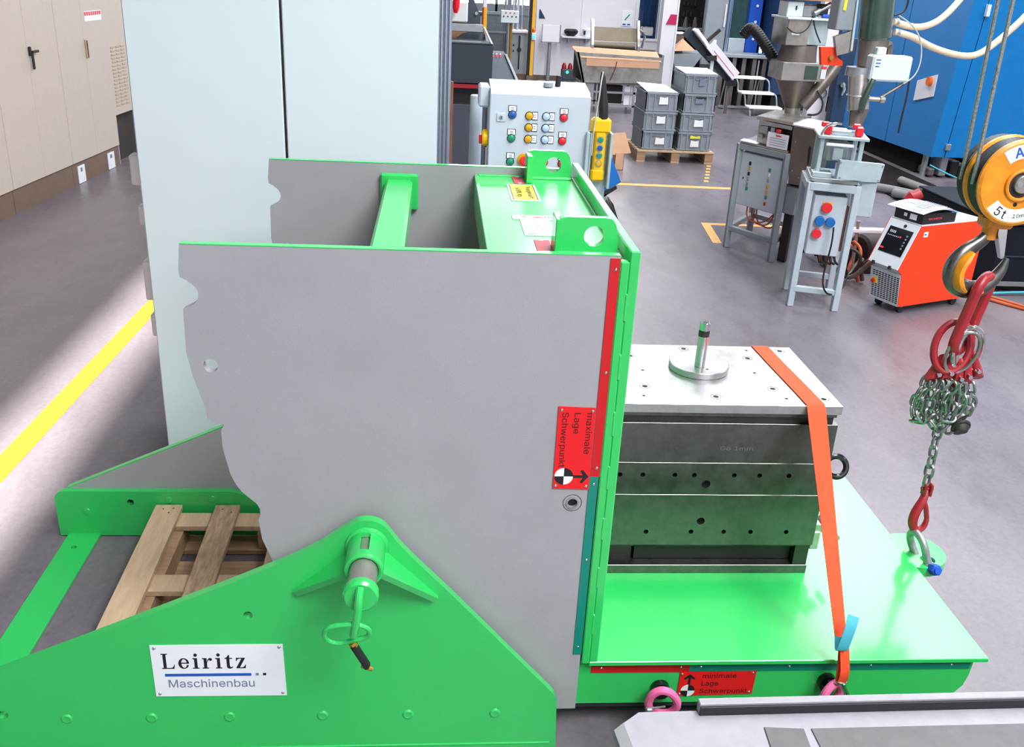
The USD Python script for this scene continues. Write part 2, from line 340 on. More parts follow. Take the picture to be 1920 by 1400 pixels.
for y0, y1, dx in ((2.029, 2.049, 0.), (3.008, 3.028, .032)):
    P = side_outline(dx)
    if not dx: P = P.difference(unary_union([circ(.357, .771, .013), circ(-.155, .673, .0342)]))
    sd = obj('side_plate', prism(P, 'y', y0, y1), 'plate_grey', cr_, label='bare grey steel side plate')
    obj('painted_edge', box(-.5535 + dx, .4185, y0 - .0004, y1 + .0004, 1.4158, 1.4178), G, sd, label='green painted top edge')
    if not dx:
        obj('bushing', pipe((.357, 2.0282, .771), (.357, 2.0285, .771), .0245, .0225), 'stainless_dark', sd)
        obj('bush_ring', pipe((.357, 2.0275, .771), (.357, 2.0262, .771), .0165, .0125), 'zinc', sd)
        obj('bush_core', cyl((.357, 2.036, .771), (.357, 2.0485, .771), .0128), 'black', sd)
# back plate, its front flange and stitch welds
obj('back_plate', box(.441, .465, 2.028, 3.066, .266, 1.428, .003), G, cr_)
fl = obj('flange_bar', box(.4195, .4405, 2.024, 2.047, .262, 1.405, .003), G, cr_)
for k in range(7): obj('weld_bead', lathe((.4405, 2.026, .36 + k * .15), (.4405, 2.026, .43 + k * .15), [(0, 0), (.003, .05), (.0032, .95), (0, 1)], 10), G, fl)
# platform with front and rear skirts
pl = obj('platform_plate', box(.441, 1.592, 2.026, 3.083, .252, .2665, .002), G, cr_)
sk = Polygon([(.415, .101), (1.30, .101), (1.40, .104), (1.50, .113), (1.535, .126), (1.553, .15), (1.563, .19), (1.566, .2515), (.415, .2515)])
obj('skirt_plate', prism(sk, 'y', 2.049, 2.066), G, cr_); obj('skirt_plate', prism(sk, 'y', 3.03, 3.047), G, cr_)
obj('gap_shade_strip', box(.36, 1.28, 2.054, 2.10, .084, .1005), 'rubber', cr_)  # black strip put in for the shade in the gap below the skirt
obj('cross_rib', box(.9, .915, 2.066, 3.03, .11, .2515), G, cr_); obj('cross_rib', box(1.53, 1.545, 2.066, 3.03, .16, .2515), G, cr_)
# top plate with web, lugs and labels
obj('top_plate', box(.130, .441, 2.049, 3.008, 1.374, 1.388, .002), G, cr_)
obj('web_plate', box(.122, .134, 2.049, 3.008, 1.292, 1.392, .002), G, cr_)
obj('weld_bead', cyl((.135, 3.006, 1.389), (.44, 3.006, 1.389), .005, n=8), G, cr_); obj('weld_bead', cyl((.438, 2.06, 1.389), (.438, 3.0, 1.389), .005, n=8), G, cr_)
def lug(y, sgn):
    P = Polygon([(.287, 1.388), (.43, 1.388), (.43, 1.428)] + [(.398 + .026 * math.cos(a), 1.452 + .026 * math.sin(a)) for a in np.radians(np.linspace(0, 90, 6))] + [(.304, 1.478), (.29, 1.474), (.287, 1.46)]).difference(circ(.372, 1.434, .0245))
    l = obj('lifting_lug', prism(P, 'y', y, y + .02), G, cr_)
    obj('stiffener', box(.280, .298, y - .0012, y + sgn * .075, 1.388, 1.472, .002), G, l)
    obj('weld_bead', cyl((.29, y - .002, 1.391), (.43, y - .002, 1.391), .006, n=8), G, l)
lug(2.128, 1); lug(2.985, -1)
def flat_sign(name, pts, z, m, parent, h=.0016): return obj(name, prism(pts, 'z', z, z + h), m, parent)
zt = 1.3884
for q in ([(.241, 3.0), (.273, 3.0), (.275, 2.90), (.243, 2.90)], [(.243, 2.245), (.281, 2.245), (.281, 2.115), (.243, 2.115)]):
    s = flat_sign('red_label', q, zt, 'red_label', cr_)
    for k in (0, 1): obj('white_tab', box(.255, .266, q[0][1] - .008 if not k else q[2][1] + .0, q[0][1] if not k else q[2][1] + .008, zt + .0016, zt + .002), 'white_label', s)
ys = flat_sign('capacity_plate', [(.217, 2.885), (.304, 2.885), (.304, 2.668), (.217, 2.668)], zt, 'white_label', cr_)
obj('yellow_field', box(.225, .297, 2.675, 2.878, zt + .0016, zt + .002), 'yellow_label', ys)
obj('border', J(box(.2235, .2255, 2.675, 2.878, zt + .002, zt + .0024), box(.2945, .297, 2.675, 2.878, zt + .002, zt + .0024)), 'print_black', ys)
obj('lettering', J(text('Tragkraft', .0135, (.272, 2.862, zt + .002), (0, -1, 0), (1, 0, 0), width=.165), text('6.000 kg', .015, (.24, 2.835, zt + .002), (0, -1, 0), (1, 0, 0), width=.115)), 'print_black', ys)
wl = flat_sign('type_plate', [(.224, 2.452), (.303, 2.452), (.303, 2.288), (.224, 2.288)], zt, 'white_label', cr_)
obj('header_strip', box(.205, .316, 2.452, 2.494, zt, zt + .0018), 'white_label', wl)
pr = [box(.262, .286, 2.468, 2.474, zt + .0018, zt + .0022)]
obj('red_mark', J(pr), 'red_strip', wl)
obj('print_lines', J([box(.23, .255, y, y + .002, zt + .0016, zt + .002) for y in np.linspace(2.31, 2.43, 8)] + [box(x, x + .0012, 2.296, 2.446, zt + .0016, zt + .002) for x in (.262, .274, .286, .295)] + [box(x, x + .004, 2.465, 2.486, zt + .0018, zt + .0022) for x in (.232, .238, .293, .302, .31)] + [box(.23, .256, 2.296, 2.302, zt + .0016, zt + .002)]), 'print_grey', wl)
# cross bar between the side plates
cb = obj('cross_bar', box(-.158, -.074, 2.049, 3.008, 1.288, 1.371, .008), G, cr_)
for y0, y1 in ((2.049, 2.066), (2.984, 3.008)): obj('collar', box(-.176, -.056, y0, y1, 1.272, 1.388, .006), G, cb)
# position strips with rivets, and the two centre-of-gravity placards
rs = obj('red_strip', box(.3965, .4195, 2.0265, 2.0282, .848, 1.411), 'red_strip', cr_); rivets(rs, [(.41, 2.0265, z) for z in (1.385, 1.13, .872)], .0042, (0, -1, 0))
ts = obj('teal_strip', box(.3945, .417, 2.0265, 2.0282, .294, .848), 'teal_strip', cr_); rivets(ts, [(.406, 2.0265, z) for z in (.826, .60, .318)], .0042, (0, -1, 0))
rs = obj('red_strip', box(.453, .733, 2.0468, 2.0488, .211, .241), 'red_strip', cr_); rivets(rs, [(x, 2.0468, .227) for x in (.482, .708)], .0042, (0, -1, 0))
ts = obj('teal_strip', box(.733, 1.556, 2.0468, 2.0488, .213, .241), 'teal_strip', cr_); rivets(ts, [(x, 2.0468, .228) for x in (.765, 1.02, 1.26, 1.5)], .0042, (0, -1, 0))
def cog(parent, c, r, y):
    q = lambda a: prism(Polygon([(c[0], c[1])] + [(c[0] + r * math.cos(t), c[1] + r * math.sin(t)) for t in np.radians(np.linspace(a, a + 90, 8))]), 'y', y - .0006, y)
    obj('cog_white', J(q(90), q(270)), 'white_label', parent); obj('cog_black', J(q(0), q(180)), 'print_black', parent)
p = obj('placard', prism(Polygon([(.3035, .814), (.3945, .812), (.3945, 1.037), (.3035, 1.040)]), 'y', 2.0255, 2.0282), 'red_placard', cr_, label='red placard reading maximale Lage Schwerpunkt with an arrow')
cog(p, (.329, .849), .0235, 2.0255)
obj('arrow', prism(Polygon([(.352, .845), (.377, .845), (.370, .832), (.376, .830), (.391, .8485), (.376, .867), (.370, .865), (.377, .852), (.352, .852)]), 'y', 2.0249, 2.0255), 'print_black', p)
obj('lettering', J([text(s, .0155, (x, 2.0255, 1.026), (0, 0, -1), (1, 0, 0), depth=.0006, width=w) for s, x, w in (('maximale', .374, .112), ('Lage', .344, .056), ('Schwerpunkt', .314, .150))]), 'print_dark_red', p)
rivets(p, [(x, 2.0255, z) for x, z in ((.311, 1.031), (.387, 1.029), (.310, .822), (.387, .821))], .0042, (0, -1, 0))
p = obj('placard', prism(Polygon([(.707, .126), (.925, .131), (.928, .2125), (.708, .211)]), 'y', 2.0460, 2.0488), 'red_placard', cr_, label='red placard reading minimale Lage Schwerpunkt with an arrow')
cog(p, (.736, .1455), .0205, 2.0460)
obj('arrow', prism(affinity.rotate(affinity.translate(Polygon([(-.018, -.0035), (.006, -.0035), (-.001, -.014), (.005, -.016), (.019, 0), (.005, .016), (-.001, .014), (.006, .0035), (-.018, .0035)]), .737, .185), 90, origin=(.737, .185)), 'y', 2.0454, 2.0460), 'print_black', p)
obj('lettering', J([text(s, .0150, (x, 2.046, z), (1, 0, 0), (0, 0, 1), depth=.0006, width=w) for s, x, z, w in (('minimale', .772, .190, .098), ('Lage', .772, .163, .048), ('Schwerpunkt', .770, .136, .138))]), 'print_dark_red', p)
rivets(p, [(x, 2.046, z) for x, z in ((.714, .203), (.918, .206), (.714, .133), (.916, .138))], .0042, (0, -1, 0))
# pink swivel rings screwed into the front skirt
def pink_ring(c, tilt, seed):
    P = [(-.038, -.012), (-.030, -.036), (0, -.047), (.030, -.036), (.041, -.008), (.031, .020), (.009, .040), (-.009, .042), (-.032, .022)]
    pts = spline([(c[0] + x * math.cos(tilt), c[1] - .028 - x * math.sin(tilt) - z * .12, c[2] + z) for x, z in P], 44, True)
    r = obj('eye_ring', tube(pts, .0118, 10, True), 'pink', cr_, label='pink swivel lifting ring')
    obj('bolt_head', J(cyl((c[0], c[1] - .016, c[2] + .012), (c[0], c[1] + .022, c[2] + .012), .0185, n=6, b=.002), cyl((c[0], c[1] - .002, c[2] + .01), (c[0], c[1] + .022, c[2] + .01), .027, n=24)), 'black_gloss', r)
pink_ring((.655, 2.031, .146), .15, 1); pink_ring((1.138, 2.031, .165), -.5, 2)
obj('clip', J(box(.607, .625, 1.985, 1.999, .10, .135, .003), cyl((.612, 1.992, .132), (.66, 1.988, .142), .003, n=8)), 'zinc', cr_)
# shackle lug on the right edge
P = unary_union([circ(1.640, 2.590, .105, 16).intersection(sbox(1.592, 2.4, 1.75, 2.8)), sbox(1.56, 2.50, 1.60, 2.68)]).difference(circ(1.665, 2.535, .024))
obj('shackle_lug', prism(P, 'z', .218, .2515), G, cr_)

# ================================================================== the tilter: base frame
bs = thing('tilter_base', 'green floor frame of the mould tilter with two triangular bearing plates', 'mould tilter base', (-.5, 2.5, 0))
AX, AZ = -.155, .673
arc = [(AX + .066 * math.cos(a), AZ + .008 + .066 * math.sin(a)) for a in np.radians(np.linspace(112, 47, 9))]
out = [(-1.42, 0), (-1.42, .11), (-1.40, .155), (-.877, .388), (-.495, .562), (-.349, .631), (-.27, .676), (-.215, .719)] + arc + [(-.078, .682), (-.047, .643), (.062, .522), (.338, .203), (.352, .18), (.360, 0)]
holes = [circ(-.456, .465, .0115), circ(-1.102, .15, .0135), circ(AX, AZ, .0342)]
P = Polygon(out).difference(unary_union(holes))
fp = obj('bearing_plate', prism(P, 'y', 1.98, 2.004), G, bs)
for x in (-.943, -.726, -.524, -.279, -.051, .185): obj('plug_weld', lathe((x, 1.981, .134), (x, 1.976, .134), [(0, 0), (.0165, 0), (.014, .6), (.011, .9), (.007, .75), (0, .7)], 18), G, fp)
obj('weld_bead', cyl((-.9, 1.98, .024), (.34, 1.98, .027), .003, n=8), G, fp)
# slotted bearing sleeve with its two gussets
sl = drill(pipe((AX, 1.981, AZ), (AX, 1.879, AZ), .0465, .0345, 48), box(AX - .011, AX + .011, 1.899, 1.968, AZ, AZ + .08, .0))
obj('bearing_sleeve', sl, G, bs); obj('sleeve_rim', tube(ring_pts((AX, 1.88, AZ), (1, 0, 0), (0, 0, 1), .041, .041, 40), .0062, 8, True), G, bs)
obj('weld_ring', tube(ring_pts((AX, 1.979, AZ), (1, 0, 0), (0, 0, 1), .047, .047, 40), .007, 8, True), G, bs)
for sx, tip in ((-1, (-.334, .538)), (1, (.018, .518))):
    a = np.array([AX + sx * .04, 1.98, AZ - .018]); b = np.array([tip[0], 1.98, tip[1]]); c = np.array([AX + sx * .040, 1.888, AZ - .022]); e = b + [0, -.012, 0]
    nrm = np.cross(b - a, [0, 1, 0]); nrm /= np.linalg.norm(nrm); nrm *= .008
    obj('gusset', trimesh.convex.convex_hull(np.vstack([[a, b, c, e] + nrm, [a, b, c, e] - nrm])), G, bs)
# name plate (its code square is left out)
npl = obj('name_plate', prism(Polygon([(-.706, .208), (-.370, .207), (-.3735, .374), (-.7075, .373)]), 'y', 1.9775, 1.98), 'white_label', bs, label='white name plate with the black word Leiritz')
rivets(npl, [(-.697, 1.9775, .365), (-.383, 1.9775, .366), (-.696, 1.9775, .217), (-.380, 1.9775, .216)], .0045, (0, -1, 0), 'zinc')
def serif_word():
    """the seven letters of the maker's bold roman lettering, cap height 1"""
    R = lambda a, b, c, d: sbox(a, b, c, d); W = .17
    stem = lambda x, h: R(x, 0, x + W, h); foot = lambda x: unary_union([R(x - .1, 0, x + W + .1, .045)])
    flag = lambda x, h: Polygon([(x - .1, h), (x - .1, h - .045), (x, h - .07), (x, h - .1), (x + W, h - .1), (x + W, h)])
    L = unary_union([stem(.1, 1), foot(.1), R(0, .955, .37, 1), R(.1, 0, .72, .045), Polygon([(.72, 0), (.76, .27), (.725, .27), (.66, .11), (.56, .045), (.5, 0)])])
    e0 = affinity.scale(circ(0, 0, 1, 20), .31, .35); e1 = affinity.scale(circ(.02, 0, 1, 20), .165, .30)
    e = unary_union([e0.difference(e1), R(-.16, .0, .3, .05)]).difference(Polygon([(.05, -.005), (.4, -.005), (.4, -.17), (.12, -.08)])); e = affinity.translate(e, .31, .345)
    i = unary_union([stem(.1, .69), foot(.1), flag(.1, .69), circ(.185, .9, .1)])
    r = unary_union([stem(.1, .69), foot(.1), flag(.1, .69), circ(.5, .6, .085), Polygon([(.27, .42), (.33, .6), (.42, .69), (.54, .685), (.54, .65), (.44, .63), (.35, .52), (.27, .36)])])
    t = unary_union([Polygon([(.1, .15), (.1, .64), (0, .64), (0, .69), (.1, .72), (.2, .88), (.27, .88), (.27, .69), (.44, .69), (.44, .64), (.27, .64), (.27, .15), (.31, .07), (.38, .06), (.44, .12), (.46, .1), (.4, .01), (.3, -.02), (.18, -.01), (.12, .05)])])
    z = unary_union([R(.02, .645, .55, .69), R(0, 0, .56, .045), Polygon([(.02, .69), (.02, .48), (.05, .48), (.1, .6), (.2, .645), (.3, .69)]), Polygon([(.56, 0), (.58, .23), (.55, .23), (.48, .1), (.38, .045), (.3, 0)]), Polygon([(.36, .67), (.55, .67), (.2, .02), (0, .02)])])
    x, out = 0., []
    for g, w in ((L, .98), (e, .84), (i, .56), (r, .78), (i, .56), (t, .64), (z, .6)): out.append(affinity.translate(g, x, 0)); x += w
    return unary_union(out)
wd = serif_word(); k = .212 / wd.bounds[2]
obj('lettering', prism(affinity.translate(affinity.scale(wd, k, .048, origin=(0, 0)), -.682, .2995), 'y', 1.9766, 1.9775), 'print_black', npl, label='black word Leiritz')
obj('blue_bar', box(-.677, -.458, 1.9766, 1.9775, .2745, .2825), 'print_blue', npl)
obj('grey_square', box(-.447, -.439, 1.9766, 1.9775, .2755, .2825), 'print_grey', npl); obj('black_square', box(-.428, -.420, 1.9766, 1.9775, .2755, .2825), 'print_black', npl)
obj('sub_lettering', text('Maschinenbau', .0245, (-.673, 1.9775, .2385), (1, 0, 0), (0, 0, 1), width=.219), 'print_grey', npl, label='grey word Maschinenbau')
# rear bearing plate (grey inside), its bar, and the flat bar on the floor
P2 = Polygon(out).intersection(sbox(-1.318, 0, 2, 2)).union(sbox(-1.318, .02, -1.2, .19))
rp = obj('bearing_plate', prism(P2, 'y', 3.071, 3.095), G, bs)
obj('bare_face', prism(P2.buffer(-.0035), 'y', 3.0702, 3.071), 'plate_grey', rp, label='bare grey inner face of the rear bearing plate')
bar = Polygon([(-1.355, .004), (-1.357, .150)] + [(-1.325 + .032 * math.cos(a), .158 + .032 * math.sin(a)) for a in np.radians(np.linspace(180, 90, 6))] + [(-.72, .192), (-.655, .168), (-.632, .14), (-.628, .1), (-.61, .004)]).difference(circ(-1.091, .145, .0125))
rb = obj('rear_bar', prism(bar, 'y', 3.047, 3.0702), G, bs)
for x, z in ((-1.25, .105), (-.955, .155), (-.80, .16)): obj('plug_weld', lathe((x, 3.048, z), (x, 3.043, z), [(0, 0), (.0155, 0), (.013, .6), (.007, .8), (0, .7)], 18), G, rb)
obj('hole_lining', cyl((-1.091, 3.066, .145), (-1.091, 3.0702, .145), .0124), 'black', rb)
fb = drill(box(-1.325, -1.212, 2.004, 3.05, .002, .0135, .0015), cyl((-1.276, 2.955, -.01), (-1.276, 2.955, .03), .0095)); obj('floor_bar', fb, G, bs)
obj('floor_bar', box(.24, .34, 2.05, 3.05, .002, .0135, .0015), G, bs)

# the removable pivot pin with its pull handle
pn = thing('pivot_pin', 'grey locking pin with green cap, curved handle and pull ring in the front bearing', 'locking pin', (AX, 1.76, AZ))
obj('pin', cyl((AX, 1.79, AZ), (AX, 2.09, AZ), .0335, n=40, b=.003), 'stainless', pn)
obj('cap', cyl((AX, 1.772, AZ), (AX, 1.80, AZ), .0415, n=36, b=.006), G, pn)
obj('handle_rod', tube(spline([(AX, 1.774, AZ + .026), (AX - .002, 1.760, AZ + .012), (AX - .004, 1.752, AZ - .02), (AX - .010, 1.75, AZ - .06), (AX - .016, 1.755, AZ - .092)], 24), .0095, 10), G, pn)
rc = np.array([AX - .028, 1.762, AZ - .088])
obj('pull_ring', tube(spline([rc + np.array([x, z * -.28, z]) for x, z in ((-.055, -.012), (-.048, .012), (-.012, .026), (.025, .026), (.047, .008), (.044, -.014), (.016, -.028), (-.022, -.040), (-.044, -.034))], 44, True), .0062, 9, True), G, pn)
a = np.array([AX - .018, 1.768, AZ - .128]); b = a + np.array([.030, .016, -.075])
tg_ = obj('hose_tag', tube(np.linspace(a, b, 6), .0115, 10, flat=(1.15, .75)), 'black', pn, label='black hose tag hanging from the pull ring')
obj('copper_end', J(cyl(b - [.012, .004, -.003], b + [.012, -.002, -.009], .0058, n=8), cyl(a + [-.003, 0, .004], a + [.004, 0, -.006], .009, n=8)), 'brass', tg_)

mat('chalk', (128, 126, 122), .5, metal=.6)
# ================================================================== the mould on the platform
mo = thing('injection_mould', 'oiled steel injection mould of stacked plates, strapped down on the green platform', 'mould', (.85, 2.66, .2665))
Y0, Y1 = 2.438, 2.895
hole = lambda x, z, r, d=.03: cyl((x, Y0 - .01, z), (x, Y0 + d, z), r, n=16)
obj('bottom_plate', box(.475, 1.203, Y0, Y1, .2665, .298, .0015), 'steel', mo)
obj('riser', box(.475, .64, Y0 + .05, Y1, .298, .3715), 'steel_dark', mo); obj('riser', box(1.155, 1.20, Y0 + .004, Y1, .298, .3715), 'steel_dark', mo)
for x0, x1 in ((.475, .637), (.707, .958), (1.029, 1.155)): obj('spacer_strip', box(x0, x1, Y0 + .01, Y1 - .05, .362, .3715), 'steel_dark', mo)
obj('ejector_plate', box(.645, 1.154, Y0 + .035, Y1 - .03, .300, .355), 'black', mo)
hs = [hole(x, .421, .0075) for x in (.552, .667, .809, .913, .999, 1.114)] + [hole(.835, .46, .0125)]
obj('lower_plate', drill(box(.475, 1.208, Y0, Y1, .3715, .554, .0015), *hs), 'steel', mo)
hs = [hole(x, .622, .0075) for x in (.566, .636, .734, .794, .918, .997, 1.089)] + [hole(.834, .591, .0135)]
obj('middle_plate', drill(box(.475, 1.204, Y0, Y1, .5545, .6645, .0015), *hs), 'steel', mo)
up = obj('upper_plate', box(.475, 1.211, Y0, Y1, .665, .797, .0015), 'steel', mo)
obj('chalk_mark', text('Gö 1mm', .013, (.86, Y0 - .0002, .708), (1, 0, 0), (0, .0, 1), depth=.0004, width=.10), 'chalk', up, label='faint chalk marking on the upper plate')
obj('insulation_plate', box(.475, 1.198, Y0 + .012, Y1 - .012, .797, .818), 'steel_dark', mo); obj('intermediate_plate', box(.475, 1.204, Y0 + .006, Y1 - .006, .818, .833), 'steel', mo)
vh = lambda x, y, r: cyl((x, y, .84), (x, y, .88), r, n=16)
tp = box(.470, 1.211, 2.430, 2.900, .833, .862, .0015)
big = [(.64, 2.797), (.835, 2.868), (.64, 2.555), (.841, 2.487), (1.032, 2.794), (1.036, 2.551), (1.164, 2.863), (1.17, 2.48), (.555, 2.487)]
sml = [(1.049, 2.863), (1.017, 2.672), (.658, 2.679), (1.055, 2.48), (.623, 2.486)]
tp = obj('top_plate', drill(tp, *[vh(x, y, .0085) for x, y in big], *[vh(x, y, .005) for x, y in sml]), 'steel_ground', mo)
for x, y in big: obj('screw_seat', pipe((x, y, .8615), (x, y, .8623), .0165, .0150, 20), 'steel_dark', tp)
cx, cyy = .842, 2.700
lr = obj('locating_ring', cyl((cx, cyy, .862), (cx, cyy, .883), .094, n=56, b=.002), 'steel_ground', mo)
obj('ring_hole', cyl((cx + .012, cyy - .055, .8832), (cx + .012, cyy - .055, .8834), .005, n=12), 'black', lr)
rd = obj('guide_rod', cyl((cx - .006, cyy - .03, .883), (cx - .006, cyy - .03, 1.030), .0165, n=28, b=.0015), 'chrome', mo)
obj('dark_band', pipe((cx - .006, cyy - .03, .985), (cx - .006, cyy - .03, 1.005), .0169, .016, 28), 'steel_dark', rd)
obj('bore', cyl((cx - .006, cyy - .03, 1.0302), (cx - .006, cyy - .03, 1.0306), .007, n=14), 'black', rd)
eb = obj('eye_bolt', tube(stadium((1.262, 2.50, .622), (1, 0, .0), (0, .5, 1), .066, .064, 14), .0095, 10, True), 'black_gloss', mo, label='black lifting eye on the right side')
obj('eye_collar', cyl((1.203, 2.50, .622), (1.236, 2.50, .622), .013), 'black_gloss', eb)
lt = obj('side_latch', J(box(1.208, 1.262, 2.46, 2.52, .405, .435, .002), rot(box(1.235, 1.285, 2.455, 2.50, .420, .432, .001), 40, [0, 1, 0], (1.26, 2.5, .43)), box(1.208, 1.235, 2.455, 2.51, .345, .41, .002), cyl((1.29, 2.45, .39), (1.29, 2.50, .39), .009, n=12)), 'stainless', mo, label='small bright latch on the right side')

# the strap over the mould
st = thing('lashing_strap', 'orange woven lashing strap pulled over the mould down to a pink ring', 'strap', (1.11, 2.42, .86))
def ribbon(pts, w, wd, t=.0022):
    P = np.array(pts, float); wd = np.array(wd, float); N = len(P); tg = np.gradient(P, axis=0); tg /= np.linalg.norm(tg, axis=1, keepdims=True)
    W = wd if wd.ndim == 2 else np.tile(wd, (N, 1)); W = W - tg * (W * tg).sum(1, keepdims=True); W /= np.linalg.norm(W, axis=1, keepdims=True); nn = np.cross(tg, W)
    ww = (np.full(N, w) if np.ndim(w) == 0 else np.array(w))[:, None] / 2
    V = np.stack([P - W * ww - nn * t / 2, P + W * ww - nn * t / 2, P + W * ww + nn * t / 2, P - W * ww + nn * t / 2], 1).reshape(-1, 3); F = []
    for k in range(N - 1):
        for i in range(4):
            j = (i + 1) % 4; F += [(k * 4 + i, k * 4 + j, k * 4 + 4 + j), (k * 4 + i, k * 4 + 4 + j, k * 4 + 4 + i)]
    F += [(0, 2, 1), (0, 3, 2), (4 * N - 4, 4 * N - 3, 4 * N - 2), (4 * N - 4, 4 * N - 2, 4 * N - 1)]
    m = trimesh.Trimesh(V, F, process=False)
    if m.volume < 0: m.invert()
    return m
top = [(1.106, 2.912, .80), (1.106, 2.909, .855), (1.106, 2.900, .8645), (1.112, 2.75, .8645), (1.124, 2.52, .8645), (1.127, 2.436, .8645), (1.127, 2.425, .858)]
low = [tuple(np.array((1.127, 2.425, .858)) * (1 - t) + np.array((1.142, 2.008, .315)) * t) for t in np.linspace(.05, 1, 14)]
wb = obj('webbing', ribbon(top + low, [.056] * 7 + list(np.linspace(.056, .032, 14)), (1, 0, 0)), 'strap_orange', st)
obj('webbing', ribbon([(1.106, 2.912, .80), (1.107, 2.93, .55), (1.108, 3.0, .30), (1.108, 3.03, .27)], .05, (1, 0, 0)), 'strap_orange', st)
obj('sewn_loop', ribbon(spline([(1.142, 2.008, .33), (1.143, 1.995, .285), (1.144, 1.988, .24), (1.146, 1.985, .222), (1.147, 1.979, .24), (1.145, 1.985, .29), (1.142, 1.999, .33)], 30), .026, (1, 0, 0), .004), 'strap_orange', wb)
obj('blue_tag', ribbon(spline([(1.132, 2.016, .355), (1.128, 1.99, .33), (1.134, 1.985, .375), (1.146, 1.998, .418), (1.152, 2.008, .432)], 20), .030, (1, -.1, 0), .002), 'strap_blue', st, label='light blue label sewn to the orange strap')
hk = spline([(1.146, 1.984, .226), (1.150, 1.980, .214), (1.158, 1.975, .20), (1.163, 1.972, .182), (1.160, 1.975, .164), (1.150, 1.982, .158), (1.141, 1.987, .166)], 30)
obj('claw_hook', J(tube(hk, .0048, 9), tube(hk + [.006, -.009, 0], .0042, 9), tube(ring_pts((1.146, 1.983, .226), (1, 0, 0), (0, 1, 0), .013, .006, 20), .004, 8, True)), 'chrome', st)

# shackle on the platform's lug
sh = thing('bow_shackle', 'grey bow shackle with blue screw pin on the right edge of the platform', 'shackle', (1.665, 2.535, .23))
c = np.array([1.652, 2.535, .235]); up_ = np.array([-.30, .35, .88]); up_ /= np.linalg.norm(up_); ax = np.array([-.02, .42, -.25]); ax = ax - up_ * (ax @ up_); ax /= np.linalg.norm(ax)
bow = spline([c + ax * a + up_ * b for a, b in ((-.032, -.012), (-.033, .03), (-.038, .065), (-.028, .098), (0, .113), (.028, .098), (.038, .065), (.033, .03), (.032, -.012))], 40)
obj('bow', tube(bow, [.0135] * 6 + [.0125] * 28 + [.0135] * 6, 12), 'zinc', sh)
for s in (-1, 1): obj('bow_eye', lathe(c + ax * s * .022 - up_ * .008, c + ax * s * .043 - up_ * .008, [(0, 0), (.019, 0), (.022, .2), (.022, .8), (.019, 1), (0, 1)], 20), 'zinc', sh)
obj('screw_pin', J(cyl(c - ax * .05 - up_ * .008, c + ax * .04 - up_ * .008, .0115), cyl(c - ax * .076 - up_ * .008, c - ax * .046 - up_ * .008, .0195, n=6, b=.003), cyl(c - ax * .082 - up_ * .008, c - ax * .07 - up_ * .008, .0125, n=12)), 'blue_column', sh, label='blue screw pin')

# chain sling between shackle and crane hook
cs = thing('chain_sling', 'red and steel chain sling with bundled chain, hanging from the crane hook', 'chain sling', (1.63, 2.62, .35))
def link(c, ld, wd, L=.043, W=.026, r=.0050, m='chain_steel'): obj('chain_link', tube(stadium(c, ld, wd, L, W), r, 7, True), m, cs)
def chain(path, seed=0, pitch=.0335):
    P = spline(path, 400); s = np.r_[0, np.cumsum(np.linalg.norm(np.diff(P, axis=0), axis=1))]; n = int(s[-1] / pitch)
    for k in range(n):
        t = (k + .5) * s[-1] / n; c = np.array([np.interp(t, s, P[:, i]) for i in range(3)]); c2 = np.array([np.interp(t + .004, s, P[:, i]) for i in range(3)]); ld = c2 - c; ld /= np.linalg.norm(ld)
        w0 = np.cross(ld, [.3, 1, .2]); w0 /= np.linalg.norm(w0); w1 = np.cross(ld, w0); a = math.radians(40 + 90 * (k % 2) + 8 * math.sin(k * 1.7 + seed)); link(c, ld, w0 * math.cos(a) + w1 * math.sin(a))
chain([(1.632, 2.60, .500), (1.634, 2.605, .58), (1.634, 2.612, .66), (1.640, 2.615, .74), (1.643, 2.615, .84)])
# lower red hook
q = spline([(1.640, 2.604, .478), (1.632, 2.592, .455), (1.616, 2.585, .42), (1.606, 2.58, .382), (1.612, 2.578, .352), (1.628, 2.578, .338), (1.645, 2.58, .346), (1.655, 2.583, .372), (1.654, 2.587, .402)], 30)
lh = obj('grab_hook', tube(q, [.0115 + .004 * math.sin(math.pi * t) for t in np.linspace(0, 1, 26)] + list(np.linspace(.0105, .005, 4)), 10, flat=(1, .8)), 'red_paint', cs, label='red lower hook through the shackle')
obj('safety_latch', tube([(1.634, 2.588, .445), (1.645, 2.586, .42), (1.654, 2.584, .385)], .0085, 8), 'red_paint', lh)
obj('hook_clevis', J(box(1.625, 1.634, 2.585, 2.612, .462, .508, .003), box(1.646, 1.655, 2.585, 2.612, .462, .508, .003), cyl((1.62, 2.60, .487), (1.66, 2.60, .487), .006)), 'red_paint', lh)
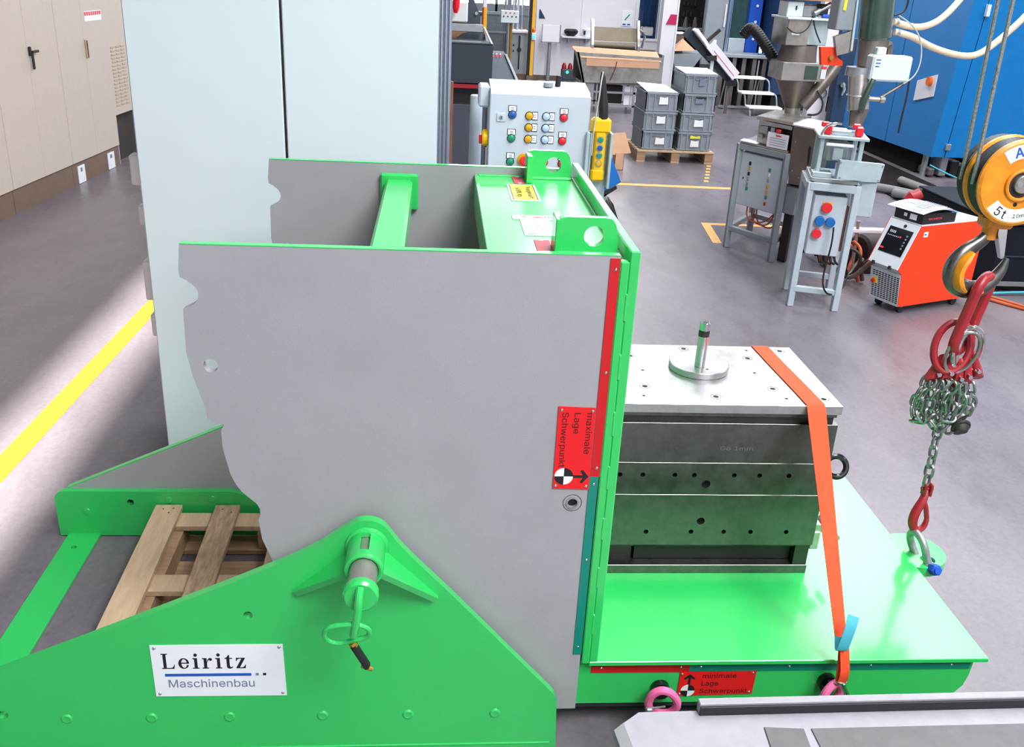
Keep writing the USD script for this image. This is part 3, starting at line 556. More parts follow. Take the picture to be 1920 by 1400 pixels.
# bundled chain loops
rnd = random.Random(7)
for k, (x, y, zb, w) in enumerate([(1.578, 2.60, .735, .03), (1.612, 2.585, .715, .034), (1.655, 2.60, .700, .03), (1.60, 2.63, .75, .03), (1.672, 2.59, .74, .034), (1.635, 2.57, .76, .028), (1.564, 2.615, .722, .018)]):
    z1 = .885; chain([(x - w * .2, y, z1), (x - w * .9, y + .01, .82), (x - w * .5, y + .012, zb + .012), (x, y + .005, zb), (x + w * .5, y, zb + .014), (x + w * .8, y - .008, .82), (x + w * .3, y - .005, z1)], k, .037)
obj('round_shackle', tube(ring_pts((1.690, 2.585, .80), (1, .2, 0), (0, -.2, 1), .032, .036, 26), .0062, 9, True), 'chain_steel', cs)
obj('shortening_end', J(lathe((1.688, 2.575, .71), (1.692, 2.60, .735), [(0, 0), (.02, 0), (.026, .3), (.026, .8), (.02, 1), (0, 1)], 18), tube(ring_pts((1.69, 2.585, .722), (1, 0, 0), (0, -.4, 1), .025, .026, 24), .006, 8, True)), 'bunch_dark', cs)
for k, (x, y, z, tx) in enumerate([(1.578, 2.60, .905, -.5), (1.606, 2.585, .915, -.25), (1.635, 2.578, .900, .05), (1.664, 2.585, .905, .2), (1.694, 2.60, .918, .55)]):
    a = np.array([x + tx * .035, y, z - .028]); b = np.array([x - tx * .02, y + .006, z + .045])
    h_ = obj('coupling_head', trimesh.convex.convex_hull(np.vstack([cyl(a, a + [0, .012, .012], .017, n=10).vertices, cyl(b, b + [0, .008, .008], .011, n=10).vertices])), 'red_paint', cs)
    obj('coupling_bolt', cyl((x + tx * .01, y - .022, z), (x + tx * .01, y + .02, z), .007, n=12), 'chrome', h_)
obj('link_ring', tube(ring_pts((1.604, 2.600, .992), (1, -.15, .0), (.10, .2, 1), .054, .078, 34), .0115, 10, True), 'red_paint', cs, label='red oval link')
obj('link_ring', tube(ring_pts((1.652, 2.592, .985), (1, .3, 0), (-.12, -.1, 1), .058, .078, 34), .0075, 10, True), 'chrome', cs, label='bright steel oval link')
obj('link_ring', tube(ring_pts((1.622, 2.570, .985), (1, -.1, 0), (.12, -.12, 1), .046, .070, 34), .0055, 10, True), 'chain_steel', cs)
obj('link_ring', tube(ring_pts((1.668, 2.615, .978), (1, .5, 0), (-.05, 0, 1), .052, .070, 34), .0085, 10, True), 'zinc', cs)
ml = stadium((1.640, 2.60, 1.099), (.16, -.02, 1), (.78, .62, -.1), .250, .095, 14)
obj('master_link', tube(ml, .0165, 12, True), 'red_paint', cs, label='large red master link on the crane hook')

# crane hook block
hb = thing('hook_block', 'worn yellow 5 t crane hook block with two rope sheaves and a steel hook', 'crane hook', (1.66, 2.62, 1.2))
hc = np.array([1.661, 0, 1.509]); R = .124
def cover(y0, y1, name, s):
    prof = [(0, 0), (R - .02, 0), (R - .006, .12), (R, .4), (R, .75), (R - .008, 1), (0, 1)]
    return obj(name, lathe((hc[0], y1, hc[2]), (hc[0], y0, hc[2]), prof if s > 0 else prof, 56), 'hook_yellow', hb)
fc = cover(2.560, 2.583, 'sheave_cover', 1)
obj('sheave', lathe((hc[0], 2.628, hc[2]), (hc[0], 2.582, hc[2]), [(0, 0), (R - .004, 0), (R - .016, .3), (R - .022, .5), (R - .016, .7), (R - .004, 1), (0, 1)], 48), 'rope_dark', hb)
obj('centre_plate', lathe((hc[0], 2.655, hc[2]), (hc[0], 2.628, hc[2]), [(0, 0), (R - .008, 0), (R + .001, .3), (R + .001, .7), (R - .006, 1), (0, 1)], 48), 'hook_yellow', hb)
obj('sheave', lathe((hc[0], 2.690, hc[2]), (hc[0], 2.655, hc[2]), [(0, 0), (R - .004, 0), (R - .016, .3), (R - .016, .5), (R - .006, .7), (R - .002, 1), (0, 1)], 48), 'rope_dark', hb)
obj('hub_rim', tube(ring_pts((hc[0], 2.558, hc[2] - .004), (1, 0, 0), (0, 0, 1), .042, .042, 40), .006, 8, True), 'hook_yellow', fc)
obj('hub_well', cyl((hc[0], 2.5585, hc[2] - .004), (hc[0], 2.5605, hc[2] - .004), .039, n=36), 'bunch_dark', fc)
hub = obj('axle_end', cyl((hc[0], 2.546, hc[2]), (hc[0], 2.562, hc[2]), .0255, n=30, b=.002), 'stainless', fc)
for s in (-1, 1): obj('axle_pin', cyl((hc[0] + s * .0115, 2.5445, hc[2]), (hc[0] + s * .0115, 2.5465, hc[2]), .0085, n=16), 'zinc', hub)
obj('grease_hole', cyl((hc[0] - .002, 2.5592, hc[2] - .060), (hc[0] - .002, 2.5604, hc[2] - .060), .006, n=14), 'black', fc)
def sector(r0, r1, a0, a1, y): 
    a = np.radians(np.linspace(a0, a1, 16)); return prism(Polygon([(hc[0] + r1 * math.cos(t), hc[2] + r1 * math.sin(t)) for t in a] + [(hc[0] + r0 * math.cos(t), hc[2] + r0 * math.sin(t)) for t in a[::-1]]), 'y', y - .001, y)
n1 = obj('maker_label', sector(.072, .112, 18, 131, 2.560), 'white_label', fc, label='curved white label reading ABUS')
n2 = obj('load_label', sector(.074, .112, 221, 318, 2.560), 'white_label', fc, label='curved white label reading 5t 10m')
def arc_text(s, h, r, a0, step, up=1, bold=True, m='print_blue', parent=None):
    out = []
    for k, ch in enumerate(s):
        t = math.radians(a0 - step * k * up); rd = np.array([math.cos(t), 0, math.sin(t)]) * up; xd = np.array([math.sin(t), 0, -math.cos(t)]) * up
        if ch != ' ': out.append(text(ch, h, np.array([hc[0], 2.559, hc[2]]) + np.array([math.cos(t), 0, math.sin(t)]) * r, xd, rd, bold, .0005, centre=True))
    obj('lettering', J(out), m, parent)
arc_text('ABUS', .027, .0785, 108, 21, 1, True, 'print_blue', n1)
arc_text('5t', .026, .106, 239, 13, -1, False, 'print_black', n2); arc_text('10m', .011, .099, 272, 7, -1, False, 'print_black', n2)
# hook: shank, suspended body with yellow bowl, tip and latch
obj('hook_nut', J(box(1.615, 1.70, 2.60, 2.66, 1.365, 1.40, .006), cyl((1.645, 2.63, 1.33), (1.648, 2.63, 1.375), .022)), 'hook_yellow', hb)
hp = spline([(1.650, 2.63, 1.352), (1.628, 2.626, 1.325), (1.592, 2.62, 1.298), (1.560, 2.615, 1.255), (1.556, 2.61, 1.212), (1.577, 2.607, 1.188), (1.610, 2.605, 1.178), (1.648, 2.603, 1.186), (1.680, 2.603, 1.213), (1.698, 2.603, 1.245), (1.706, 2.603, 1.278)], 44)
rad = np.interp(np.linspace(0, 1, 44), [0, .15, .35, .55, .75, .92, 1], [.017, .020, .0300, .0275, .022, .014, .007])
hk_ = obj('hook', tube(hp, rad, 14, flat=(.85, 1.1)), 'steel', hb)
obj('painted_side', tube(spline([(1.590, 2.594, 1.295), (1.561, 2.588, 1.258), (1.556, 2.583, 1.215), (1.570, 2.580, 1.188), (1.588, 2.580, 1.177)], 20), np.interp(np.linspace(0, 1, 20), [0, .2, .8, 1], [.012, .0235, .022, .010]), 10, flat=(1., .6)), 'hook_yellow', hk_)
obj('hook_dot', cyl((1.640, 2.576, 1.178), (1.640, 2.584, 1.178), .005, n=12), 'orange_lamp', hk_)
obj('safety_latch', trimesh.convex.convex_hull(np.vstack([box(1.664, 1.690, 2.612, 2.64, 1.350, 1.366).vertices, box(1.688, 1.698, 2.606, 2.622, 1.275, 1.285).vertices])), 'chrome', hb)
for x, y, z, x1 in ((1.543, 2.605, 1.545, 1.415), (1.543, 2.672, 1.545, 1.375), (1.777, 2.605, 1.54, 1.95), (1.777, 2.672, 1.54, 1.92)):
    obj('wire_rope', tube([(x, y, z - .05), (x, y, z), (x + (x1 - x) * .3, y, z + (6.95 - z) * .3), (x1, y, 6.95)], .0058, 8), 'rope', hb)

# ================================================================== flat pallet lying inside the frame
pa = thing('wooden_pallet', 'weathered wooden pallet lying inside the green floor frame', 'pallet', (-.75, 2.5, 0))
for i, (x0, w, m) in enumerate([(-1.0, .105, 'wood'), (-.787, .098, 'wood_weathered'), (-.56, .1, 'wood'), (-.33, .1, 'wood')]): obj('deck_plank', rotz(box(x0 + .01, x0 + w, 2.12, 3.040, .120, .141, .002), 1.2, (x0, 2.6, 0)), m, pa)
for y in (2.93, 2.55, 2.16): obj('cross_plank', box(-.985, -.23, y, y + .09, .0985, .1195, .002), 'wood', pa)
for y in (2.93, 2.55, 2.16):
    for x in (-.975, -.62, -.33): obj('block', box(x, x + .09, y, y + .09, .0235, .098, .002), 'wood_dark', pa)
for y, w in ((2.925, .1), (2.765, .09), (2.60, .1), (2.42, .1), (2.17, .1)): obj('bottom_plank', box(-.985, -.23, y, y + w, .002, .023, .002), 'wood_dark', pa)
obj('stringer', rotz(box(-.945, -.875, 2.14, 3.0, .024, .098, .002), .6, (-.9, 2.6, 0)), 'wood_dark', pa)
for x, y in ((-.965, 3.01), (-.94, 2.985), (-.93, 3.015), (-.755, 3.01), (-.72, 2.99), (-.965, 2.33), (-.92, 2.35)): obj('nail_head', cyl((x, y, .1405), (x, y, .1418), .003, n=8), 'bunch_dark', pa)

# ================================================================== grey machine table in the foreground
mt = thing('machine_table', 'pale grey machine table with a raised steel rail in the bottom right foreground', 'machine table', (1.2, 1.5, 0))
top = Polygon([(.531, 1.800), (.486, 1.765), (.56, 1.10), (2.2, 1.12), (2.2, 1.832)])
tpm = prism(top, 'z', .262, .300)
obj('table_top', tpm, 'cast_table', mt)
obj('bevel_strip', trimesh.convex.convex_hull(np.array([(.486, 1.766, .3), (.56, 1.10, .3), (.462, 1.757, .285), (.535, 1.09, .285), (.486, 1.766, .262), (.56, 1.1, .262), (.462, 1.757, .262), (.535, 1.09, .262)])), 'plate_grey', mt)
obj('rail', rotz(box(.682, 2.2, 1.790, 1.812, .3, .3335, .002), .8, (.682, 1.8, .3)), 'cast_table', mt)
obj('rail_front_strip', rotz(box(.683, 2.2, 1.784, 1.790, .3005, .327, .001), .8, (.682, 1.8, .3)), 'black', mt)  # black front face of the rail
obj('insert_plate', rotz(box(.835, .935, 1.20, 1.742, .296, .3035, .0015), -4, (.835, 1.742, .3)), 'insert_grey', mt)
obj('insert_plate', rotz(box(.953, 2.2, 1.20, 1.735, .296, .3035, .0015), .6, (.95, 1.735, .3)), 'insert_grey', mt)
obj('frame_side', trimesh.convex.convex_hull(np.array([(.478, 1.756, .262), (.545, 1.10, .262), (2.2, 1.11, .262), (2.2, 1.8, .262), (.478, 1.756, 0), (.545, 1.10, 0), (2.2, 1.11, 0), (2.2, 1.8, 0)])), G, mt)
obj('corner_block', box(.50, .532, 1.79, 1.83, .12, .20, .003), 'zinc', mt)

# ================================================================== left: row of beige switch cabinets
BD, BN, BE = np.array([-.0859, -.9963, 0]), np.array([.9963, -.0859, 0]), np.array([-3.157, 9.713, 0])
def bw(s, o, z): return BE + BD * s + BN * o + np.array([0, 0, z])
def bbox(s0, s1, o0, o1, z0, z1, b=0.): return put(box(s0, s1, z0, z1, o0, o1, b), frame(BE, BD, (0, 0, 1)) @ np.diag([1, 1, 1, 1]))
# frame(BE, BD, z): local x along the row, local y up, local z = BD x up, which points into the aisle or away from it
SG = 1.0 if np.cross(BD, [0, 0, 1]) @ BN > 0 else -1.0
def bb(s0, s1, o0, o1, z0, z1, b=0.): return bbox(s0, s1, SG * o0, SG * o1, z0, z1, b)
def beige_cab(s0, s1, label, extras=None):
    c = thing('switch_cabinet', label, 'cabinet', bw((s0 + s1) / 2, -.25, 0), group='beige switch cabinets along the left wall')
    obj('body', bb(s0 + .002, s1 - .002, -.5, -.02, .19, 2.15, .004), 'beige', c)
    w = (s1 - s0) / 2
    for k in (0, 1): obj('door', bb(s0 + k * w + (.003 if not k else .0015), s0 + (k + 1) * w - (.0015 if not k else .003), -.02, 0, .195, 2.14, .003), 'beige', c)
    obj('plinth', bb(s0 + .003, s1 - .003, -.48, -.015, 0, .188), 'brown', c)
    if extras: extras(c)
def lever(c):
    h = obj('lever_handle', J(bb(1.486, 1.506, 0, .022, 1.165, 1.235, .004), bb(1.470, 1.492, .012, .028, 1.06, 1.19, .004), bb(1.385, 1.49, .02, .034, 1.185, 1.205, .004)), 'bunch_dark', c, label='dark lever handle')
def rod_handle(c):
    obj('handle', bb(.445, .462, 0, .018, 1.06, 1.22, .003), 'beige_shade', c); obj('handle_rod', bb(.449, .458, .018, .026, 1.065, 1.215, .002), 'rust_brown', c)
    s = obj('notice', bb(.04, .40, 0, .002, 1.372, 1.458), 'white_label', c, label='white notice with a red top line')
    obj('red_lines', J([bb(.40 - .045 * k - .033, .40 - .045 * k, .002, .003, 1.42, 1.452) for k in range(8)]), 'red_label', s)
    for s0, s1, z0, z1 in ((.085, .235, .003, .158), (.755, .895, .003, .158)):
        v = obj('vent_plate', bb(s0, s1, -.015, -.008, z0, z1), 'white_label', c); obj('slot', bb(s0 + .055, s1 - .05, -.008, -.006, z0 + .1, z1 - .02), 'print_grey', v)
def plate2(c):
    lever(c)
beige_cab(-.05, .99, 'beige switch cabinet nearest the white cabinet, with white notice and slim rod handle', rod_handle)
beige_cab(.99, 2.05, 'beige double-door switch cabinet with a dark lever handle, middle one of the left row', plate2)
beige_cab(2.05, 3.09, 'beige double-door switch cabinet at the left picture edge')
beige_cab(3.09, 4.13, 'beige switch cabinet just outside the left picture edge')
v = thing('vent_housing', 'beige ventilation housing with louvred slots at the far end of the cabinet row', 'ventilation housing', bw(-.4, -.3, 0))
obj('housing', bb(-.75, -.054, -.45, -.01, .475, 2.2, .004), 'beige', v)
obj('louvres', J([bb(-.20 - .12 * c, -.11 - .12 * c, -.01, -.003, z, z + .014) for c in range(3) for z in np.arange(.56, 1.12, .034)]), 'beige_shade', v, kind='stuff')
obj('leg', bb(-.08, -.056, -.06, -.02, 0, .475), 'grey_paint', v); obj('leg', bb(-.74, -.716, -.06, -.02, 0, .475), 'grey_paint', v); obj('dark_under_block', bb(-.70, -.09, -.44, -.1, 0, .47), 'bunch_dark', v)  # dark block put in for the shade of the gap under the housing

# ================================================================== tall white cabinet
WY = 3.5
wc = thing('tall_white_cabinet', 'tall white cabinet with a dark joint between its two smooth panels', 'cabinet', (-.51, 3.75, 0))
obj('panel', box(-1.074, -.5475, WY, WY + .03, .03, 2.45, .004), 'cabinet_white', wc); obj('panel', box(-.5385, .002, WY, WY + .03, .03, 2.45, .004), 'cabinet_white', wc)
obj('joint', box(-.55, -.536, WY + .008, WY + .028, .03, 2.44), 'black', wc)
obj('body', box(-1.07, .0, WY + .03, WY + .52, .03, 2.44), 'cabinet_white', wc); obj('plinth', box(-1.05, -.02, WY + .04, WY + .5, 0, .03), 'black', wc)
pf = unary_union([sbox(.002, WY + .002, .047, WY + .05), circ(.0115, WY + .004, .0075), circ(.0255, WY + .002, .006), circ(.0395, WY + .004, .0075)])
obj('corner_profile', prism(pf, 'z', .0, 2.45), 'aluminium', wc, label='bright aluminium corner profile')
for z0, z1, w in ((1.14, 1.26, .080), (.98, 1.06, .066), (.66, .83, .072), (.50, .60, .062)): obj('side_bracket', box(-1.07 - w - .05, -1.07, WY + .30, WY + .36, z0, z1, .006), 'paper', wc)

# ================================================================== grey control cabinet with push buttons
PY = 4.3
pc = thing('control_cabinet', 'pale grey control cabinet with rows of coloured push buttons behind the tilter', 'control panel', (.458, 4.4, 0))
obj('housing', drill(prism(Polygon([(PY + .012, .96), (PY + .012, 1.492), (PY + .02, 1.505), (PY + .21, 1.53), (PY + .22, 1.52), (PY + .22, .96)]), 'x', .236, .682)), 'panel_white', pc)
obj('door', box(.233, .685, PY, PY + .013, .965, 1.492, .004), 'panel_white', pc)
obj('side_box', box(.186, .236, PY + .06, PY + .19, 1.42, 1.515, .008), 'panel_white', pc)
obj('column', box(.40, .52, PY + .05, PY + .17, .03, .97, .006), 'grey_paint', pc); obj('foot_plate', box(.25, .67, PY - .05, PY + .3, 0, .03, .004), 'grey_paint', pc)
def button(x, z, m, lx, lz, w, h):
    b = obj('button_bezel', cyl((x, PY - .004, z), (x, PY, z), .0188, n=22), 'black', pc)
    obj('button', lathe((x, PY, z), (x, PY - .017, z), [(0, 0), (.0158, 0), (.0162, .55), (.0135, .85), (.007, 1), (0, 1)], 22), m, b)
    l = obj('legend_plate', box(lx - w / 2, lx + w / 2, PY - .0025, PY, lz - h / 2, lz + h / 2), 'black', pc); obj('legend_field', box(lx - w * .43, lx + w * .43, PY - .0035, PY - .0025, lz - h * .42, lz + h * .42), 'white_label', l)
    obj('legend_text', J(*[box(lx - w * .2, lx + w * .2, PY - .004, PY - .0035, lz + q * h - .0012, lz + q * h + .0012) for q in (-.12, .12)]), 'print_grey', l)
def bt(x, z, m): button(x, z, m, x, z + .027, .038, .027)
def bl(x, z, m): button(x, z, m, x + .026, z, .026, .036)
for a in ((.335, 1.402, 'button_blue'), (.335, 1.299, 'button_green'), (.335, 1.194, 'button_green'), (.567, 1.398, 'button_red'), (.567, 1.295, 'button_red'), (.490, 1.196, 'button_red'), (.572, 1.193, 'button_red')): bt(*a)
for z in (1.400, 1.349, 1.298): bl(.411, z, 'button_amber'); bl(.4875, z, 'button_clear')
es = obj('emergency_stop', cyl((.397, PY - .012, 1.204), (.397, PY, 1.204), .030, n=28, b=.003), 'button_amber', pc, label='red and yellow emergency stop'); obj('stop_head', lathe((.397, PY - .01, 1.204), (.397, PY - .04, 1.204), [(0, 0), (.012, 0), (.012, .4), (.021, .5), (.021, .85), (.015, 1), (0, 1)], 24), 'button_red', es)
kl = obj('key_switch', box(.265, .305, PY - .006, PY, 1.369, 1.409, .003), 'panel_white', pc); obj('key_barrel', cyl((.285, PY - .01, 1.389), (.285, PY - .005, 1.389), .009, n=18), 'zinc', kl); obj('key_slot', box(.2836, .2864, PY - .0108, PY - .0098, 1.383, 1.395), 'black', kl)
sw = obj('side_switch', cyl((.236, PY + .06, 1.287), (.205, PY + .06, 1.287), .037, n=24, b=.006), 'yellow_plastic', pc, label='yellow side switch with a red knob'); obj('switch_knob', box(.192, .206, PY + .05, PY + .07, 1.26, 1.30, .003), 'button_red', sw)
obj('side_bracket', box(.222, .236, PY + .02, PY + .05, .98, 1.245), 'zinc', pc)
rol = obj('beacon_housing', cyl((.50, PY + .10, 1.518), (.50, PY + .10, 1.535), .022), 'grey_paint', pc); obj('cable_gland', cyl((.545, PY + .12, 1.52), (.548, PY + .12, 1.565), .0125, n=14), 'black', pc)
# pendant hanging in a holder on the cabinet's right side
pd = thing('pendant_control', 'yellow crane pendant with green and blue buttons beside the grey control cabinet', 'pendant control', (.737, 4.3, 1.1))
obj('body', J(box(.712, .765, PY - .02, PY + .02, 1.12, 1.345, .008), box(.692, .783, PY - .024, PY + .026, 1.335, 1.405, .012), box(.706, .768, PY - .024, PY + .024, 1.12, 1.178, .01)), 'yellow_plastic', pd)
for z, m in ((1.309, 'button_green'), (1.273, 'button_blue'), (1.239, 'button_green'), (1.203, 'button_amber')): 
    b = obj('button_bezel', cyl((.738, PY - .024, z), (.738, PY - .019, z), .0158, n=20), 'zinc', pd); obj('button', cyl((.738, PY - .028, z), (.738, PY - .022, z), .0118, n=18, b=.002), m, b)
obj('strain_relief', lathe((.748, PY, 1.40), (.728, PY + .01, 1.60), [(0, 0), (.021, 0), (.0225, .25), (.012, .9), (.006, 1), (0, 1)], 18), 'black', pd)
obj('guide_wire', tube(spline([(.729, PY + .0, 1.602), (.724, PY - .01, 1.58), (.716, PY - .026, 1.50), (.706, PY - .03, 1.40), (.702, PY - .032, 1.24)], 20), .0035, 8), 'cable_light', pd)
ph = thing('pendant_holder', 'grey sheet metal holder around the yellow crane pendant', 'holder', (.737, 4.34, .9))
obj('rail', J(box(.674, .690, PY - .03, PY + .05, 1.10, 1.34, .002), box(.692, .698, PY - .03, PY - .02, 1.10, 1.34)), 'galvanised', ph); obj('rail', box(.783, .795, PY - .03, PY + .05, 1.09, 1.34, .002), 'galvanised', ph)
obj('back_sheet', box(.69, .785, PY + .028, PY + .034, .80, 1.34), 'galvanised', ph); obj('column', box(.70, .785, PY + .03, PY + .08, 0, 1.12, .003), 'grey_light', ph)
fl_ = thing('blue_folder', 'tilted blue folder with a black spine hanging right of the pendant', 'folder', (.82, 4.36, 1.05))
P = Polygon([(.775, 1.26), (.799, 1.243), (.863, 1.108), (.79, 1.066), (.772, 1.06)]); obj('cover', prism(P, 'y', PY + .04, PY + .058), 'blue_plastic', fl_)
obj('spine', prism(Polygon([(.775, 1.058), (.79, 1.064), (.842, 1.092), (.846, 1.078), (.785, 1.036), (.772, 1.036)]), 'y', PY + .035, PY + .062), 'black', fl_)
pg = thing('welding_torch_bundle', 'black torch handles with a red grip hanging below the blue folder', 'tool bundle', (.83, 4.3, .9))
obj('torch_handle', lathe((.800, 4.36, 1.03), (.856, 4.33, .89), [(0, 0), (.014, .0), (.02, .2), (.024, .6), (.020, 1), (0, 1)], 14), 'black_gloss', pg); obj('torch_handle', lathe((.792, 4.33, 1.02), (.825, 4.32, .88), [(0, 0), (.012, 0), (.018, .3), (.018, 1), (0, 1)], 14), 'black', pg)
obj('lever', tube([(.826, 4.35, 1.012), (.836, 4.35, 1.0), (.862, 4.33, .93), (.866, 4.33, .88)], .0035, 6), 'black', pg); obj('red_grip', trimesh.convex.convex_hull(np.vstack([box(.842, .868, 4.30, 4.34, .86, .895).vertices, box(.852, .872, 4.30, 4.34, .74, .78).vertices])), 'red_paint', pg)
obj('hanger', box(.785, .80, 4.335, 4.36, 1.01, 1.05), 'zinc', pg)
pl_ = thing('grey_tube_post', 'thick grey round post left of the control cabinet', 'post', (.193, 4.8, 0))
obj('tube', cyl((.193, 4.8, .01), (.193, 4.8, 1.42), .031, n=28, b=.004), 'grey_light', pl_); obj('base_plate', box(.12, .27, 4.72, 4.88, 0, .012, .002), 'grey_paint', pl_)
bp = thing('brown_pole', 'slim rust-brown pole standing against the dark press beside the white cabinet', 'pole', (.062, 4.2, 0)); obj('pole', cyl((.062, 4.2, 0), (.058, 4.25, 1.54), .011, n=14, b=.003), 'rust_brown', bp)
dh = thing('dark_handle_bar', 'short black bent handle at the foot of the white cabinet profile', 'handle bar', (.055, 3.9, 0)); obj('bar', tube(spline([(.03, 3.96, 1.23), (.05, 3.93, 1.25), (.06, 3.9, 1.22), (.062, 3.88, 1.1), (.062, 3.86, 0)], 24), .011, 8), 'black_gloss', dh)

# ================================================================== behind the control cabinet, left to right
dp = thing('dark_press_table', 'dark blue-grey machine block with a red base line between white cabinet and control cabinet', 'machine', (.25, 8.4, 0))
obj('front_block', box(-.35, .442, 8.0, 8.5, 1.12, 1.425, .006), 'dark_steel_blue', dp); obj('top_plate', box(-.35, .44, 8.0, 9.2, 1.425, 1.437, .002), 'dark_steel_blue', dp)
obj('red_line', box(-.35, .43, 7.985, 8.3, 1.085, 1.115), 'red_paint', dp); obj('undercut', box(-.3, .38, 8.1, 9.0, .95, 1.085), 'black', dp); obj('foot', box(-.35, .40, 8.02, 9.1, 0, .95, .006), 'slate_paint', dp)
obj('board', box(-.35, .25, 8.45, 8.66, 1.437, 1.50), 'tan_wood', dp); obj('step_block', trimesh.convex.convex_hull(np.array([(.15, 8.4, 1.437), (.40, 8.4, 1.437), (.15, 8.9, 1.437), (.40, 8.9, 1.437), (.26, 8.5, 1.52), (.38, 8.45, 1.52), (.26, 8.85, 1.52), (.38, 8.85, 1.52)])), 'dark_steel_blue', dp)
obj('light_bar', box(-.35, .37, 8.3, 8.36, 1.50, 1.56, .004), 'zinc', dp); obj('edge_strip', trimesh.convex.convex_hull(np.vstack([box(.384, .396, 8.55, 8.6, 1.52, 1.53).vertices, box(.425, .440, 8.0, 8.05, 1.427, 1.437).vertices])), 'booth_white', dp)
obj('light_strip', box(-.35, .35, 8.02, 8.05, 1.437, 1.449), 'zinc', dp)
rc_ = thing('red_jacket', 'bright red cloth hanging above the dark machine block', 'jacket', (.143, 8.6, 1.62)); obj('cloth', tube(spline([(.143, 8.6, 2.05), (.14, 8.6, 1.9), (.146, 8.58, 1.78), (.143, 8.6, 1.635)], 20), np.interp(np.linspace(0, 1, 20), [0, .5, .9, 1], [.045, .05, .049, .03]), 12, flat=(1, .6)), 'red_cloth', rc_); obj('hook_rail', cyl((.143, 8.6, 1.9), (.143, 8.75, 1.9), .008), 'zinc', rc_)
wb_ = thing('white_machine_box', 'white box with a rounded front under the red cloth', 'box', (.17, 8.7, 1.56)); obj('box', box(.06, .25, 8.68, 8.9, 1.55, 1.72, .012), 'cabinet_white', wb_); obj('dark_under_block', box(.08, .24, 8.68, 8.9, 1.4375, 1.55), 'black', wb_)
dc = thing('dark_drill_head', 'dark machine head right of the red cloth', 'machine head', (.29, 8.8, 1.5)); obj('head', trimesh.convex.convex_hull(np.vstack([box(.267, .308, 8.95, 9.1, 1.60, 1.73).vertices, box(.257, .37, 8.95, 9.1, 1.438, 1.60).vertices])), 'slate_paint', dc); obj('knob', cyl((.333, 8.92, 1.62), (.333, 8.97, 1.62), .014), 'zinc', dc)
yp = thing('yellow_red_post', 'yellow post with a red edge behind the dark machine block', 'post', (.42, 9.3, 0)); obj('post', box(.413, .445, 9.3, 9.36, 0, 1.66, .003), 'yellow_post', yp); obj('red_edge', box(.402, .413, 9.3, 9.36, 0, 1.66, .002), 'red_paint', yp); obj('white_top', box(.408, .44, 9.3, 9.36, 1.66, 2.4, .003), 'booth_white', yp)
d2 = thing('slate_console', 'slate grey sloping console with red bottles behind the control cabinet', 'console', (.66, 10.3, 0)); obj('console', trimesh.convex.convex_hull(np.vstack([box(.50, .72, 10.4, 10.9, 1.0, 1.16).vertices, box(.50, .80, 9.7, 10.9, 0, .95).vertices])), 'slate_paint', d2); obj('edge', trimesh.convex.convex_hull(np.vstack([box(.70, .725, 10.38, 10.42, 1.155, 1.17).vertices, box(.785, .81, 9.68, 9.72, .95, .965).vertices])), 'grey_paint', d2)
for k, x in enumerate((.57, .61, .65)): o_ = thing('red_bottle', 'small red and white bottle on the slate console, %s of three' % ('left', 'middle', 'right')[k], 'bottle', (x, 10.36, 1.10), group='small bottles on the slate console'); obj('bottle', lathe((x, 10.36, 1.115), (x, 10.36, 1.165), [(0, 0), (.017, 0), (.017, .6), (.008, .8), (.008, 1), (0, 1)], 12), 'red_label', o_); obj('cap', cyl((x, 10.36, 1.165), (x, 10.36, 1.178), .009, n=10), 'white_label', o_)
mf = thing('mesh_guard_fence', 'grey wire mesh guard fence below the bright gate', 'fence', (.83, 15.0, 0)); obj('frame', J(box(.66, .70, 15, 15.04, 0, 1.7), box(1.02, 1.06, 15, 15.04, 0, 1.7), box(.66, 1.06, 15, 15.04, 1.36, 1.40), box(.66, 1.06, 15, 15.04, 1.10, 1.13), box(.66, 1.06, 15, 15.04, .05, .09)), 'grey_paint', mf)
obj('mesh_wires', J([box(x, x + .007, 15.01, 15.018, .05, 1.38) for x in np.arange(.71, 1.02, .028)] + [box(.68, 1.04, 15.01, 15.018, z, z + .006) for z in np.arange(.1, 1.36, .05)]), 'grey_paint', mf, kind='stuff'); obj('backing_sheet', box(.68, 1.04, 15.03, 15.036, .05, 1.38), 'grey_paint', mf)
sb = thing('socket_box', 'white socket box with two rows of dots on a slim post', 'socket box', (.99, 14, 0)); obj('box', box(.866, 1.117, 14, 14.1, 1.298, 1.464, .008), 'cabinet_white', sb); obj('post', cyl((.985, 14.05, 0), (.98, 14.05, 1.3), .018), 'zinc', sb)
for k in range(4): obj('socket', cyl((.905 + k * .058, 13.994, 1.385), (.905 + k * .058, 14, 1.385), .011, n=12), 'rust_brown', sb)
for k in range(3): obj('socket', cyl((.935 + k * .06, 13.994, 1.432), (.935 + k * .06, 14, 1.432), .010, n=12), 'red_label', sb)
obj('conduit', J([cyl((.93 + k * .07, 14.05, 1.46), (.93 + k * .07, 14.05, 2.6), .012, n=8) for k in range(3)]), 'zinc', sb)
br_ = thing('brass_pole', 'brass coloured pole left of the grey machine door', 'pole', (1.02, 14.1, 0)); obj('pole', cyl((1.025, 14.1, 0), (1.02, 14.1, 1.3), .020, n=14), 'brass', br_)
gd = thing('grey_machine_door', 'grey metal machine door with a long dark latch, left of the yellow post', 'machine', (1.18, 14.4, 0)); obj('door', box(1.045, 1.285, 14.3, 14.7, .55, 1.16, .006), 'grey_paint', gd); obj('base', box(1.03, 1.30, 14.25, 14.75, 0, .60, .004), 'brown', gd); obj('ledge', box(1.03, 1.29, 14.26, 14.7, 1.16, 1.185), 'booth_white', gd)
